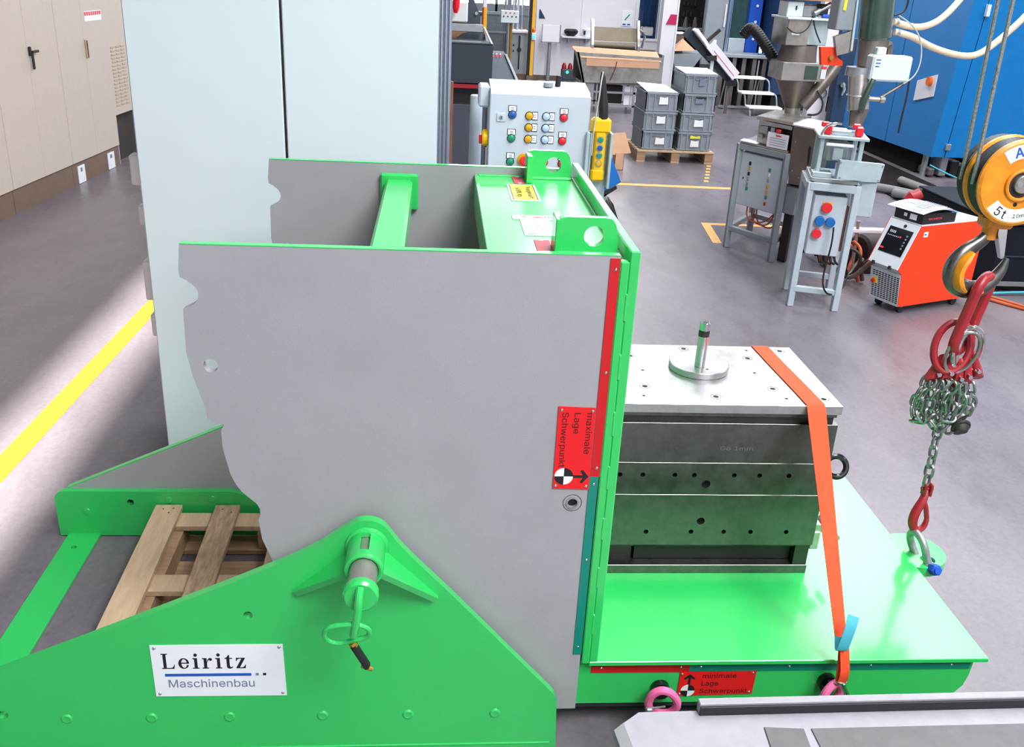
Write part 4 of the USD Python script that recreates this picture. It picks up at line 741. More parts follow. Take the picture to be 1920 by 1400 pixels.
obj('latch', J(box(1.155, 1.178, 14.28, 14.3, .95, 1.12, .003), cyl((1.17, 14.29, .66), (1.168, 14.29, .95), .008), cyl((1.168, 14.28, .93), (1.168, 14.3, .93), .03)), 'black', gd)
for z in (.99, .91): obj('bolt', cyl((1.085, 14.29, z), (1.085, 14.3, z), .013, n=12), 'black', gd)
obj('upper_frame', J(box(1.13, 1.16, 14.5, 14.6, 1.18, 2.2), box(1.2, 1.215, 14.5, 14.6, 1.18, 2.2), box(1.07, 1.09, 14.5, 14.6, 1.18, 2.2)), 'aluminium', gd)
y2 = thing('yellow_light_curtain_post', 'yellow light curtain post with an orange lamp and a blue light', 'post', (1.34, 14.1, 0)); obj('post', box(1.308, 1.352, 14.05, 14.12, .6, 1.9, .004), 'yellow_post', y2); obj('dark_side', box(1.27, 1.306, 14.06, 14.14, .5, 1.9), 'black', y2); obj('foot', box(1.27, 1.36, 14.04, 14.14, 0, .6), 'brown', y2)
obj('signal_box', box(1.313, 1.377, 14.02, 14.06, 1.085, 1.185, .005), 'cabinet_white', y2); obj('blue_light', lathe((1.343, 14.02, 1.135), (1.343, 13.995, 1.135), [(0, 0), (.026, 0), (.022, .6), (0, 1)], 16), 'lamp_blue', y2); obj('orange_lamp', lathe((1.342, 14.05, 1.19), (1.342, 14.05, 1.245), [(0, 0), (.024, 0), (.024, .7), (.012, 1), (0, 1)], 14), 'orange_lamp', y2)
for k, (x0, y0, sx_) in enumerate([(.62, 20.5, .35), (-.1, 20.0, .45)]):
    g_ = thing('grey_storage_bin', 'grey storage bin standing in front of the bright gate, %s' % ('right one' if not k else 'left one'), 'bin', (x0, y0, 0)); obj('bin', box(x0, x0 + sx_, y0, y0 + .4, 0, 1.1, .02), 'grey_paint', g_); obj('lid', box(x0 - .02, x0 + sx_ + .02, y0 - .02, y0 + .42, 1.1, 1.16, .01), 'slate_paint', g_)

# ================================================================== white booth with its furniture
bo = thing('white_booth', 'white walled booth at the back with a blue-curtained window', 'booth', (2.9, 19.6, 0))
obj('wall_panel', box(1.88, 2.75, 19.3, 19.36, .02, 2.8), 'booth_white', bo); obj('wall_panel', box(2.754, 3.80, 19.3, 19.36, .02, 2.8), 'booth_white', bo); obj('lower_panel', box(3.80, 4.34, 19.3, 19.36, .02, .86), 'booth_white', bo)
obj('window_frame', J(box(3.80, 3.87, 19.28, 19.36, .86, 2.8, .004), box(3.8, 4.34, 19.28, 19.36, .82, .87, .004), box(4.27, 4.34, 19.28, 19.36, .86, 2.8, .004)), 'booth_white', bo)
obj('curtain', prism(Polygon([(3.86 + .41 * t, 19.42 + .03 * math.sin(t * 40)) for t in np.linspace(0, 1, 40)] + [(4.27 - .41 * t, 19.44 + .03 * math.sin((1 - t) * 40)) for t in np.linspace(0, 1, 40)]), 'z', .87, 2.7), 'curtain_blue', bo); obj('window_pane', box(3.865, 4.275, 19.31, 19.318, .87, 2.75), 'clear_glass', bo)
obj('skirting', box(1.86, 4.34, 19.285, 19.30, 0, .10), 'brown', bo); obj('side_wall', box(1.88, 1.94, 19.36, 21, .02, 2.8), 'booth_white', bo)
obj('blue_triangle', prism(Polygon([(1.93, 1.31), (1.945, 1.315), (2.05, 1.15), (1.93, 1.145)]), 'y', 19.29, 19.30), 'navy', bo)
wb2 = thing('whiteboard_stand', 'small white board on a grey stand in front of the booth', 'board', (2.15, 19.0, 0)); obj('board', box(1.985, 2.32, 19.0, 19.03, .745, 1.05, .004), 'paper', wb2); obj('board_frame', J(box(1.97, 1.985, 18.99, 19.04, .735, 1.06), box(2.32, 2.335, 18.99, 19.04, .735, 1.06), box(1.97, 2.335, 18.99, 19.04, .73, .745)), 'aluminium', wb2); obj('post', J(cyl((2.14, 19.05, 0), (2.14, 19.05, .75), .035, n=12), cyl((2.14, 19.05, 0), (2.14, 19.05, .02), .2, n=18)), 'grey_paint', wb2)
sf = thing('wall_shelf', 'white shelf on the booth wall carrying a dark bowl and a jar', 'shelf', (2.68, 19.2, .8)); obj('board', box(2.37, 2.98, 19.02, 19.3, .83, .862, .003), 'booth_white', sf); obj('bracket', box(2.5, 2.52, 19.1, 19.3, .74, .83), 'zinc', sf); obj('bracket', box(2.84, 2.86, 19.1, 19.3, .74, .83), 'zinc', sf)
bw_ = thing('dark_bowl', 'dark bowl lying on the white wall shelf', 'bowl', (2.55, 19.14, .862)); obj('bowl', lathe((2.55, 19.14, .862), (2.55, 19.14, .99), [(0, 0), (.07, 0), (.13, .4), (.14, .75), (.10, 1), (0, 1)], 20), 'black', bw_)
jr = thing('white_jar', 'white jar with a dark label on the right end of the wall shelf', 'jar', (2.87, 19.15, .862)); obj('jar', lathe((2.87, 19.15, .862), (2.87, 19.15, 1.02), [(0, 0), (.09, 0), (.10, .1), (.10, .85), (.08, 1), (0, 1)], 18), 'paper', jr); obj('label', box(2.785, 2.82, 19.05, 19.075, .90, .97), 'black', jr)
nt = thing('pencil_notice', 'white notice with a slanted pencil mark on the booth wall', 'notice', (3.65, 19.29, 1.2)); obj('sheet', box(3.545, 3.755, 19.288, 19.298, 1.08, 1.355), 'paper', nt); obj('pencil_mark', prism(affinity.rotate(sbox(3.58, 1.235, 3.72, 1.255), 50), 'y', 19.284, 19.288), 'button_green', nt); obj('blue_marks', J(box(3.57, 3.63, 19.284, 19.288, 1.10, 1.125), box(3.66, 3.72, 19.284, 19.288, 1.10, 1.125)), 'print_blue', nt)
sg = thing('signal_lamp_box', 'grey box with three red lamps and a lit green lamp beside the steel tub', 'lamp box', (2.5, 18.6, 0)); obj('box', box(2.36, 2.66, 18.6, 18.8, .10, .29, .01), 'slate_paint', sg); obj('stand', box(2.4, 2.62, 18.65, 18.8, 0, .1), 'grey_paint', sg); obj('green_lamp', lathe((2.46, 18.6, .24), (2.46, 18.57, .24), [(0, 0), (.03, 0), (.024, .7), (0, 1)], 14), 'lamp_green', sg)
for x in (2.405, 2.52, 2.632): obj('red_lamp', lathe((x, 18.7, .29), (x, 18.7, .40), [(0, 0), (.045, 0), (.045, .5), (.02, 1), (0, 1)], 14), 'red_paint', sg)
pp = thing('white_paper_stack', 'crumpled white sheets on the floor below the lamp box', 'paper', (2.5, 18.0, 0)); obj('sheets', trimesh.convex.convex_hull(np.array([(2.3, 17.9, 0), (2.68, 17.9, 0), (2.68, 18.3, 0), (2.3, 18.3, 0), (2.35, 18.0, .05), (2.6, 18.25, .11)])), 'paper', pp)
wc2 = thing('white_column', 'white hall column with a dark red triangle in front of the booth', 'column', (3.70, 15.9, 0)); obj('shaft', box(3.57, 3.80, 15.85, 16.05, 0, 4.0, .004), 'booth_white', wc2); obj('edge_face', box(3.80, 3.825, 15.84, 16.05, 0, 4.0), 'booth_white', wc2); obj('red_triangle', prism(Polygon([(3.70, 1.455), (3.80, 1.455), (3.80, 1.305), (3.635, 1.305)]), 'y', 15.835, 15.85), 'red_magenta', wc2)

mat('drum_brown', (104, 94, 78), .5, metal=.4, var=.1)
# ================================================================== steel tub with drum feeder
tb = thing('steel_tub_feeder', 'stainless steel tub on legs with cardboard rims and a drum roller above', 'parts feeder', (2.8, 15.2, 0))
obj('front_wall', prism(Polygon([(2.10, .89), (3.42, .86), (3.45, .48), (2.22, .45)]), 'y', 14.9, 14.93), 'stainless', tb); obj('left_wall', trimesh.convex.convex_hull(np.array([(2.14, 15.6, .90), (2.17, 15.6, .90), (2.10, 14.9, .89), (2.13, 14.9, .89), (2.3, 15.6, .45), (2.33, 15.6, .45), (2.22, 14.9, .45), (2.25, 14.9, .45)])), 'stainless_dark', tb)
obj('right_wall', box(3.42, 3.45, 14.92, 15.6, .46, .90), 'stainless', tb); obj('back_wall', box(2.15, 3.45, 15.57, 15.6, .45, .92), 'stainless_dark', tb); obj('tub_floor', box(2.2, 3.44, 14.92, 15.58, .44, .46), 'stainless_dark', tb)
obj('cardboard_rim', trimesh.convex.convex_hull(np.array([(2.03, 15.0, .955), (2.17, 14.88, .815), (3.40, 14.88, .80), (3.33, 15.0, .925), (2.05, 15.02, .965), (2.19, 14.90, .805), (3.42, 14.90, .79), (3.35, 15.02, .935)])), 'cardboard', tb, label='cardboard sheet folded over the front rim')
obj('cardboard_lining', box(2.25, 3.38, 14.885, 14.898, .70, .82), 'cardboard', tb); obj('drip_stain', tube([(2.72, 14.886, .78), (2.7, 14.886, .66), (2.64, 14.886, .50)], .008, 6), 'rust_brown', tb)
for x, y in ((2.50, 14.95), (3.03, 14.95), (2.5, 15.5), (3.03, 15.5)): obj('leg', box(x, x + .035, y, y + .035, 0, .45), 'zinc', tb)
obj('rail', box(2.3, 3.4, 14.95, 14.98, .30, .33), 'zinc', tb); obj('rail', box(2.3, 3.4, 14.95, 14.98, .10, .125), 'zinc', tb); obj('rail', box(2.3, 3.4, 15.5, 15.53, .10, .125), 'zinc', tb)
for x in (2.345, 3.06): obj('drum_bracket', trimesh.convex.convex_hull(np.vstack([box(x - .02, x + .02, 15.0, 15.06, .90, 1.0).vertices, box(x, x + .04, 15.3, 15.4, 1.33, 1.36).vertices])), 'stainless', tb)
obj('drum_sheet', trimesh.convex.convex_hull(np.array([(2.38, 15.35, 1.24), (3.08, 15.35, 1.24), (2.36, 15.15, 1.05), (3.04, 15.15, 1.05), (2.38, 15.40, 1.24), (3.08, 15.40, 1.24), (2.36, 15.4, 1.05), (3.04, 15.4, 1.05)])), 'drum_brown', tb); obj('roller', cyl((2.36, 15.12, .985), (3.02, 15.12, .985), .055, n=24), 'drum_brown', tb)
obj('crank', J(tube(spline([(3.09, 15.2, 1.22), (3.16, 15.15, 1.16), (3.14, 15.1, 1.05), (3.12, 15.08, .98)], 16), .02, 8), box(3.12, 3.3, 15.2, 15.3, 1.15, 1.28, .01)), 'chrome', tb)
for x0, x1 in ((2.90, 2.99), (3.0, 3.09), (3.10, 3.24)): obj('white_sheet', box(x0, x1, 15.0, 15.01, .13, .41), 'paper', tb)
obj('tub_shade_box', box(2.55, 2.9, 15.15, 15.45, .13, .40, .01), 'black', tb)  # black box added as the shade in the recess under the tub
wk = thing('parts_trough', 'grey trough with a cardboard sheet and brown block right of the white column', 'trough', (4.25, 16.7, 0)); obj('trough', trimesh.convex.convex_hull(np.array([(3.943, 16.500, 0.800), (4.500, 16.500, 0.854), (4.029, 16.500, 0.564), (4.339, 16.500, 0.607), (3.943, 16.929, 0.821), (4.500, 16.929, 0.864), (4.029, 16.929, 0.586), (4.339, 16.929, 0.629)])), 'grey_paint', wk); obj('cardboard', trimesh.convex.convex_hull(np.array([(3.964, 16.500, 0.854), (4.339, 16.500, 0.880), (4.125, 16.607, 1.057), (3.986, 16.607, 0.929), (3.964, 16.521, 0.854), (4.339, 16.521, 0.880), (4.125, 16.629, 1.057), (3.986, 16.629, 0.929)])), 'cardboard', wk)
obj('brown_block', box(3.97, 4.16, 16.66, 16.9, .79, 1.12, .006), 'brown', wk); obj('block_lid', box(3.95, 4.18, 16.64, 16.92, 1.12, 1.15, .004), 'paper', wk)
for x in (4.08, 4.28): obj('leg', box(x, x + .05, 16.7, 16.75, 0, .62), 'zinc', wk)
cv = thing('inclined_conveyor', 'inclined white belt conveyor with a dark upper end left of the grey machine', 'conveyor', (4.3, 15.5, 0))
def slab(p0, p1, w, t, y0, y1): 
    a, b = np.array(p0), np.array(p1); d_ = (b - a) / np.linalg.norm(b - a); n_ = np.array([-d_[1], d_[0]]) * w / 2; return prism(Polygon([a + n_, b + n_, b - n_, a - n_]), 'y', y0, y1)
obj('frame', slab((3.90, 1.24), (4.72, .54), .16, 0, 15.5, 15.56), 'dark_steel_blue', cv); obj('belt', slab((4.0, 1.27), (4.72, .56), .05, 0, 15.35, 15.52), 'paper', cv); obj('side_rail', slab((4.26, 1.06), (4.74, .60), .15, 0, 15.33, 15.36), 'booth_white', cv); obj('red_line', slab((4.33, .97), (4.70, .61), .007, 0, 15.325, 15.33), 'red_label', cv)
obj('white_guard', slab((4.02, 1.27), (4.2, 1.08), .05, 0, 15.34, 15.36), 'paper', cv); obj('arm', slab((4.21, 1.09), (4.41, 1.28), .05, 0, 15.4, 15.45), 'bunch_dark', cv); obj('post', box(4.31, 4.36, 15.36, 15.40, 0, 1.13), 'cabinet_white', cv); obj('drive', slab((4.23, .85), (4.38, .87), .07, 0, 15.3, 15.4), 'bunch_dark', cv); obj('foot', box(4.64, 4.78, 15.4, 15.55, .44, .52), 'black', cv); obj('leg', box(4.66, 4.70, 15.45, 15.5, 0, .5), 'stainless_dark', cv)

# ================================================================== stacked grey crates on a pallet
cp = thing('crate_pallet', 'small wooden pallet under the grey crates', 'pallet', (2.79, 11.2, 0))
for k in range(5): obj('deck_plank', box(2.33, 3.24, 10.93 + k * .16, 11.05 + k * .16, .118, .140, .002), 'wood', cp)
for x in (2.33, 2.74, 3.14): obj('block', box(x, x + .1, 10.94, 11.66, .02, .118, .002), 'wood_dark', cp); obj('runner', box(x, x + .1, 10.94, 11.66, 0, .02), 'wood', cp)
cx0 = thing('stacking_crate', '', 'crate', (2.565, 10.96, .142)); CL = (0, 0, 0)
bx = lambda *a: box(*a)
def crate_parts(t):
    W, D, H = .402, .60, .214; o = dict(local=True)
    obj('wall', bx(-W / 2 + .012, W / 2 - .012, .012, .022, .012, H), 'crate_grey', t, **o); obj('wall', bx(-W / 2 + .012, W / 2 - .012, D - .022, D - .012, .012, H), 'crate_grey', t, **o)
    for s in (-1, 1): obj('wall', bx(s * (W / 2 - .022), s * (W / 2 - .012), .012, D - .012, .012, H), 'crate_grey', t, **o)
    obj('crate_floor', bx(-W / 2 + .014, W / 2 - .014, .014, D - .014, .002, .016), 'crate_grey', t, **o)
    obj('rim', J(bx(-W / 2, W / 2, 0, .024, H - .026, H, .003), bx(-W / 2, W / 2, D - .024, D, H - .026, H, .003), bx(-W / 2, -W / 2 + .024, 0, D, H - .026, H, .003), bx(W / 2 - .024, W / 2, 0, D, H - .026, H, .003)), 'crate_grey', t, **o)
    obj('foot_rim', J(bx(-W / 2 + .004, W / 2 - .004, .004, .018, .004, .022, .002), bx(-W / 2 + .004, -W / 2 + .018, .004, D - .004, .004, .022)), 'crate_grey', t, **o)
    for x in (-.155, -.085, .085, .155): obj('rib', bx(x - .006, x + .006, .001, .014, .02, H - .024), 'crate_grey', t, **o)
    obj('grip', J(bx(-.075, .075, .001, .014, H - .058, H - .048), bx(-.17, .17, .003, .013, H - .04, H - .034)), 'crate_grey', t, **o)
crate_parts(cx0)
lab = ['bottom grey crate of the left stack on the pallet', 'middle grey crate of the left stack, with a torn white label', 'top grey crate of the left stack, with white sheets on it', 'bottom grey crate of the right stack, with a yellow label', 'second grey crate from below in the right stack, plain ribbed front', 'third grey crate from below in the right stack, with a dark grip slot', 'top grey crate of the right stack, carrying a large white sheet']
tag(cx0, lab[0], None, 'grey crates stacked on the wooden pallet'); k = 1; crates = [cx0]
for x, n_ in ((2.565, 3), (3.000, 4)):
    for i in range(n_):
        if x < 2.6 and not i: continue
        crates.append(copy_of(cx0, (x + .004 * ((i * 7) % 3 - 1), 10.96, .142 + i * .215), .6 * ((i * 5) % 3 - 1), lab[k], instance=False)); k += 1
def crate_tag(i, x, z, w, h, m):
    obj('paper_label', prism(Polygon([(x, z), (x + w, z + .004), (x + w - .004, z + h), (x + w * .6, z + h - .01), (x + .004, z + h)]), 'y', 10.950, 10.9575), m, crates[i])
crate_tag(2, 2.53, .655, .105, .085, 'paper'); crate_tag(1, 2.52, .44, .105, .085, 'paper'); crate_tag(6, 2.97, .875, .07, .085, 'print_grey'); crate_tag(5, 2.95, .68, .10, .06, 'print_grey'); crate_tag(3, 2.94, .285, .12, .035, 'yellow_label'); crate_tag(3, 2.95, .19, .10, .075, 'paper'); crate_tag(0, 2.53, .205, .11, .08, 'paper')
obj('grip_slot', box(2.955, 3.075, 10.951, 10.957, .735, .753), 'black', crates[5])
obj('white_sheet', trimesh.convex.convex_hull(np.array([(2.80, 10.97, 1.005), (3.18, 10.97, 1.006), (3.19, 11.5, 1.02), (2.80, 11.5, 1.03), (2.80, 10.97, 1.010), (3.18, 10.97, 1.011), (3.19, 11.5, 1.03), (2.80, 11.5, 1.035)])), 'paper', label='large white sheet lying in the top crate of the right stack', cat='sheet')
obj('white_sheet', trimesh.convex.convex_hull(np.array([(2.38, 10.97, .79), (2.74, 10.97, .79), (2.70, 11.5, .815), (2.36, 11.5, .835), (2.38, 10.97, .796), (2.74, 10.97, .796), (2.70, 11.5, .822), (2.36, 11.5, .84)])), 'paper', label='white sheet lying in the top crate of the left stack', cat='sheet')
cb_ = thing('cardboard_box', 'small open cardboard box on the floor left of the crate pallet', 'cardboard box', (2.03, 10.45, 0)); obj('box_body', J(box(1.976, 2.075, 10.4, 10.404, 0, .185), box(1.976, 1.98, 10.4, 10.55, 0, .185), box(2.071, 2.075, 10.4, 10.55, 0, .185), box(1.976, 2.075, 10.546, 10.55, 0, .185), box(1.976, 2.075, 10.4, 10.55, 0, .004)), 'cardboard', cb_); obj('raised_flap', trimesh.convex.convex_hull(np.array([(1.945, 10.40, .165), (2.150, 10.40, .19), (1.903, 10.46, .384), (2.075, 10.46, .402), (1.945, 10.405, .165), (2.150, 10.405, .19), (1.903, 10.465, .384), (2.075, 10.465, .402)])), 'cardboard', cb_)

# ================================================================== step stool
so = thing('step_stool', 'grey tube step stool with three white treads in front of the machine', 'step stool', (5.2, 15.8, 0))
for k, (x, y, z) in enumerate(((4.83, 15.9, .543), (4.94, 15.65, .330), (5.02, 15.4, .132))): obj('tread', box(x, x + .55, y - .1, y + .16, z - .02, z + .012, .006), 'paper', so)
for x in (0, .53):
    obj('side_tube', tube(spline([(4.84 + x, 16.1, 0), (4.84 + x, 16.05, .48), (4.86 + x, 15.9, .535), (4.92 + x, 15.82, .50), (4.95 + x, 15.8, .33), (5.0 + x, 15.6, .30), (5.03 + x, 15.55, .13), (5.04 + x, 15.35, .10), (5.045 + x, 15.30, 0)], 40), .014, 8), 'zinc', so)
    obj('back_tube', tube([(4.78 + x, 16.2, 0), (4.80 + x, 16.1, .45), (4.80 + x, 16.1, .80)], .014, 8), 'zinc', so)
obj('base_bar', box(4.74, 5.40, 16.1, 16.16, .02, .05), 'grey_paint', so)
ob = thing('grey_machine_bed', 'grey machine bed with openings behind the step stool', 'machine', (5.1, 16.6, 0)); obj('bed_top', box(4.78, 5.60, 16.4, 16.95, .80, .86, .01), 'grey_paint', ob)
for x in (4.78, 4.99, 5.16, 5.34, 5.52): obj('upright', box(x, x + .07, 16.45, 16.9, 0, .80), 'stainless_dark', ob)
obj('back_sheet', box(4.8, 5.58, 16.9, 16.94, 0, .8), 'bunch_dark', ob)
for k, (x, h) in enumerate(((5.46, .20), (5.55, .12))): w_ = thing('spray_bottle', '%s white spray bottle on the grey machine bed' % ('tall' if not k else 'short'), 'bottle', (x, 16.5, .86)); obj('bottle', lathe((x, 16.5, .86), (x, 16.5, .86 + h), [(0, 0), (.03, 0), (.032, .1), (.03, .7), (.014, .85), (.012, 1), (0, 1)], 16), 'paper', w_); obj('base_band', cyl((x, 16.5, .862), (x, 16.5, .885), .0325, n=16), 'blue_plastic', w_)
gm = thing('grey_moulding_machine', 'grey moulding machine with tall sliding door and dark window', 'machine', (5.0, 17.4, 0))
obj('door', box(4.59, 4.96, 17.0, 17.08, .62, 3.0, .01), 'grey_paint', gm); obj('door_rail', box(4.965, 5.01, 16.98, 17.06, .62, 3.0, .004), 'aluminium', gm); obj('door_rail', box(5.02, 5.04, 17.0, 17.06, .72, 3.0, .004), 'aluminium', gm); obj('door_handle', box(4.90, 4.925, 16.96, 17.0, 1.25, 1.62, .005), 'booth_white', gm)
obj('dark_window', box(5.04, 5.34, 17.1, 17.14, 1.08, 3.0), 'tinted_glass', gm); obj('lower_panel', box(4.99, 5.33, 17.0, 17.1, .80, 1.08, .006), 'grey_light', gm); obj('underframe', box(4.92, 5.33, 17.15, 18.3, 0, .78), 'bunch_dark', gm); obj('body', box(4.97, 6.4, 17.3, 18.6, .6, 3.2), 'dark_steel_blue', gm)
obj('blue_column', box(5.34, 5.56, 17.0, 17.3, .82, 3.0, .008), 'blue_column', gm)
for z in (1.62, 1.36, 1.08): obj('column_bolt', cyl((5.46, 16.98, z), (5.46, 17.0, z), .022, n=12), 'booth_white', gm)
dm = thing('dark_tool_rack', 'dark tool rack full of small parts left of the grey moulding machine', 'tool rack', (5.1, 19.8, 0)); obj('rack', box(4.55, 5.7, 19.75, 20.0, 0, 3.0), 'black', dm)
RN = random.Random(11)
obj('hanging_parts', J([box(x, x + RN.uniform(.02, .05), 19.68, 19.75, z, z + RN.uniform(.05, .14), .004) for x in np.arange(4.6, 5.6, .075) for z in np.arange(1.1, 2.6, .2) if RN.random() < .55]), 'bunch_dark', dm, kind='stuff')
for k, x in enumerate((4.66, 4.84, 5.02)): cn = thing('grey_cone', 'grey cone shaped part on the rack behind the conveyor, %s of three' % ('left', 'middle', 'right')[k], 'cone', (x, 19.4, 1.1), group='cones behind the conveyor'); obj('cone', lathe((x, 19.4, 1.10), (x, 19.4, 1.30), [(0, 0), (.05, 0), (.045, .3), (.02, 1), (0, 1)], 14), 'stainless_dark', cn)
obj('rack_shelf', box(4.56, 5.6, 19.2, 19.75, 1.06, 1.10), 'grey_paint', dm)
nv = thing('navy_machine_body', 'dark navy machine body between the blue column and the material feeders', 'machine', (6.2, 16.5, 0)); obj('body', box(5.62, 7.6, 16.2, 17.25, .25, 3.2, .01), 'navy', nv); obj('base', box(5.7, 7.5, 16.3, 17.2, 0, .25), 'black', nv); obj('access_panel', box(5.8, 6.6, 16.17, 16.2, 1.2, 2.4, .006), 'navy', nv)
bpz = thing('black_corrugated_duct', 'thick black corrugated duct bending down behind the left material feeder', 'duct', (2.55, 7.7, 1.4)); dpth = spline([(2.46, 7.9, 1.60), (2.495, 7.85, 1.655), (2.54, 7.8, 1.62), (2.60, 7.72, 1.53), (2.66, 7.66, 1.44)], 60); obj('duct', tube(dpth, [.042 + .004 * (i % 3 == 0) for i in range(60)], 14), 'black', bpz)

mat('black_blue', (16, 22, 32), .6, var=.2, spec=.2)
# ================================================================== steel stand with control box and metal detector (left one)
def beam(a, b, w, m, parent, name='beam', d=None):
    a, b = np.array(a, float), np.array(b, float); T, L = aligned(a, b); g = box(-w / 2, w / 2, -(d or w) / 2, (d or w) / 2, 0, L, .003); return obj(name, put(g, T), m, parent)
S1 = dict(fl=(2.375, 7.324), fr=(2.615, 6.923), br=(2.955, 7.41)); S1['bl'] = (2.715, 7.80)
s1 = thing('steel_stand', 'grey square tube stand with a hanging control box, left of the two', 'machine stand', (2.65, 7.35, 0))
Q = {k: np.array(v) for k, v in S1.items()}
for k, nm in (('fl', 0), ('fr', 0), ('br', 0), ('bl', 0)): beam((*Q[k], 0), (*Q[k], .835), .045, 'grey_paint', s1, 'leg')
for a, b in (('fl', 'fr'), ('fr', 'br'), ('br', 'bl'), ('bl', 'fl')): beam((*Q[a], .815), (*Q[b], .815), .045, 'grey_paint', s1, 'top_bar'); beam((*Q[a], .16), (*Q[b], .16), .04, 'grey_paint', s1, 'lower_bar')
e1 = (Q['fr'] - Q['fl']); e1 /= np.linalg.norm(e1); e2 = (Q['br'] - Q['fr']); e2 /= np.linalg.norm(e2); W1 = np.linalg.norm(Q['fr'] - Q['fl'])
def s1b(u0, u1, v0, v1, z0, z1, b=.0): return put(box(u0, u1, v0, v1, z0, z1, b), np.array([[e1[0], e2[0], 0, Q['fl'][0]], [e1[1], e2[1], 0, Q['fl'][1]], [0, 0, 1, 0], [0, 0, 0, 1.]]))
cbx = obj('control_box', s1b(.03, W1 - .03, .0, .14, .365, .775, .006), 'panel_white', s1)
for u, zs, ms in ((.125, (.70, .66, .62, .58, .54, .505), ('black', 'button_amber', 'black', 'zinc', 'grey_paint', 'button_green')), (.325, (.685, .645, .605, .555, .515, .475, .425), ('button_green', 'white_label', 'zinc', 'button_amber', 'button_amber', 'button_green', 'button_red'))):
    for z, m in zip(zs, ms): q = s1b(u - .011, u + .011, -.008, .0, z - .014, z + .014, .004); obj('push_button', q, m, cbx)
obj('box_lock', s1b(.07, .078, -.004, 0, .57, .585), 'black', cbx)
for k in range(3): obj('wire', tube(spline([(2.47 + .04 * k, 7.22, .37), (2.48 + .05 * k, 7.2, .27 - .02 * k), (2.56 + .05 * k, 7.15, .25 - .02 * k), (2.66, 7.12, .33)], 16), .006, 6), 'cable_orange', s1)
md = thing('metal_detector', 'stainless steel detector box with a white notice on top of the left stand', 'detector', (2.65, 7.35, .84))
def sb_(u0, u1, v0, v1, z0, z1, b=.004): return s1b(u0, u1, v0, v1, z0, z1, b)
obj('base_tray', sb_(.0, .47, -.02, .55, .838, .852), 'stainless', md); obj('housing', sb_(.135, .315, .04, .50, .852, 1.035), 'stainless', md); obj('top_plate', sb_(.12, .474, .0, .52, 1.035, 1.062), 'stainless', md)
obj('dark_opening', sb_(.315, .468, .06, .48, .852, 1.03), 'bunch_dark', md); obj('notice', sb_(.258, .456, -.012, -.004, .856, .965, 0), 'paper', md); obj('red_header', sb_(.335, .385, -.014, -.012, .942, .952, 0), 'red_label', md); obj('notice_lines', J([sb_(.28, .435, -.0135, -.012, z, z + .003, 0) for z in (.925, .908, .891, .874)]), 'print_grey', md)
obj('red_knob', s1b(.33, .375, -.02, .05, .968, .995, .006), 'button_red', md); obj('front_rail', sb_(.16, .47, -.008, .0, 1.005, 1.033), 'zinc', md); obj('white_lid', sb_(.0, .17, -.03, .06, .853, .866), 'paper', md)
obj('fitting', J(sb_(.17, .24, .0, .038, .95, 1.0), sb_(.27, .31, .0, .038, .965, 1.0), sb_(.15, .2, .01, .038, .90, .93)), 'zinc', md)
chx = thing('discharge_chute', 'dark steel discharge chute with a black slot between the two stands', 'chute', (2.75, 7.0, 0))
def cq(u, v, z): return (*(Q['fl'] + e1 * u + e2 * v), z)
obj('chute_body', trimesh.convex.convex_hull(np.array([cq(.478, 0, 1.04), cq(.738, 0, 1.04), cq(.492, 0, .775), cq(.705, 0, .63), cq(.515, 0, .62), cq(.478, .40, 1.04), cq(.738, .40, 1.04), cq(.492, .40, .775), cq(.705, .40, .63), cq(.515, .40, .62)])), 'stainless_dark', chx)
obj('slot', rot(s1b(.648, .668, -.004, .006, .77, .92, .004), -4, [0, 1, 0], cq(.66, 0, .85)), 'black', chx); obj('white_ledge', s1b(.47, .742, -.01, .43, 1.041, 1.052, .002), 'booth_white', chx)
obj('lower_body', s1b(.475, .605, .02, .34, .39, .60, .006), 'grey_paint', chx); obj('leg', s1b(.50, .58, .08, .28, 0, .62, .004), 'bunch_dark', chx); obj('cable_gland', s1b(.62, .66, .02, .06, .50, .56, .006), 'booth_white', chx)
for u, z in ((.52, .93), (.53, .72), (.70, .96), (.69, .74), (.60, .68)): obj('screw', s1b(u - .005, u + .005, -.004, .001, z - .005, z + .005, .001), 'zinc', chx)

# material feeder above the left stand
f1 = thing('material_feeder', 'stainless steel material feeder with boxes and a funnel above the left stand', 'material feeder', (2.78, 7.55, 1.06))
obj('outlet', cyl((2.81, 7.5, 1.062), (2.81, 7.5, 1.11), .062, n=24), 'stainless', f1); obj('funnel', lathe((2.81, 7.5, 1.10), (2.80, 7.5, 1.315), [(0, 0), (.064, 0), (.155, 1), (0, 1)], 28), 'stainless_dark', f1)
obj('middle_box', box(2.62, 2.94, 7.34, 7.66, 1.315, 1.45, .005), 'stainless', f1); obj('dark_window', box(2.80, 2.90, 7.334, 7.34, 1.33, 1.43), 'tinted_glass', f1)
obj('hopper_cone', lathe((2.78, 7.5, 1.45), (2.78, 7.5, 1.57), [(0, 0), (.15, 0), (.135, 1), (0, 1)], 24), 'stainless_dark', f1)
obj('cabinet', box(2.62, 2.79, 7.36, 7.7, 1.57, 1.76, .005), 'stainless', f1); obj('side_cabinet', box(2.792, 2.955, 7.40, 7.7, 1.575, 1.755, .005), 'galvanised', f1); obj('shelf', box(2.60, 2.96, 7.33, 7.72, 1.755, 1.772, .003), 'cabinet_white', f1); obj('handle_plate', box(2.655, 2.715, 7.352, 7.36, 1.645, 1.66), 'cabinet_white', f1)
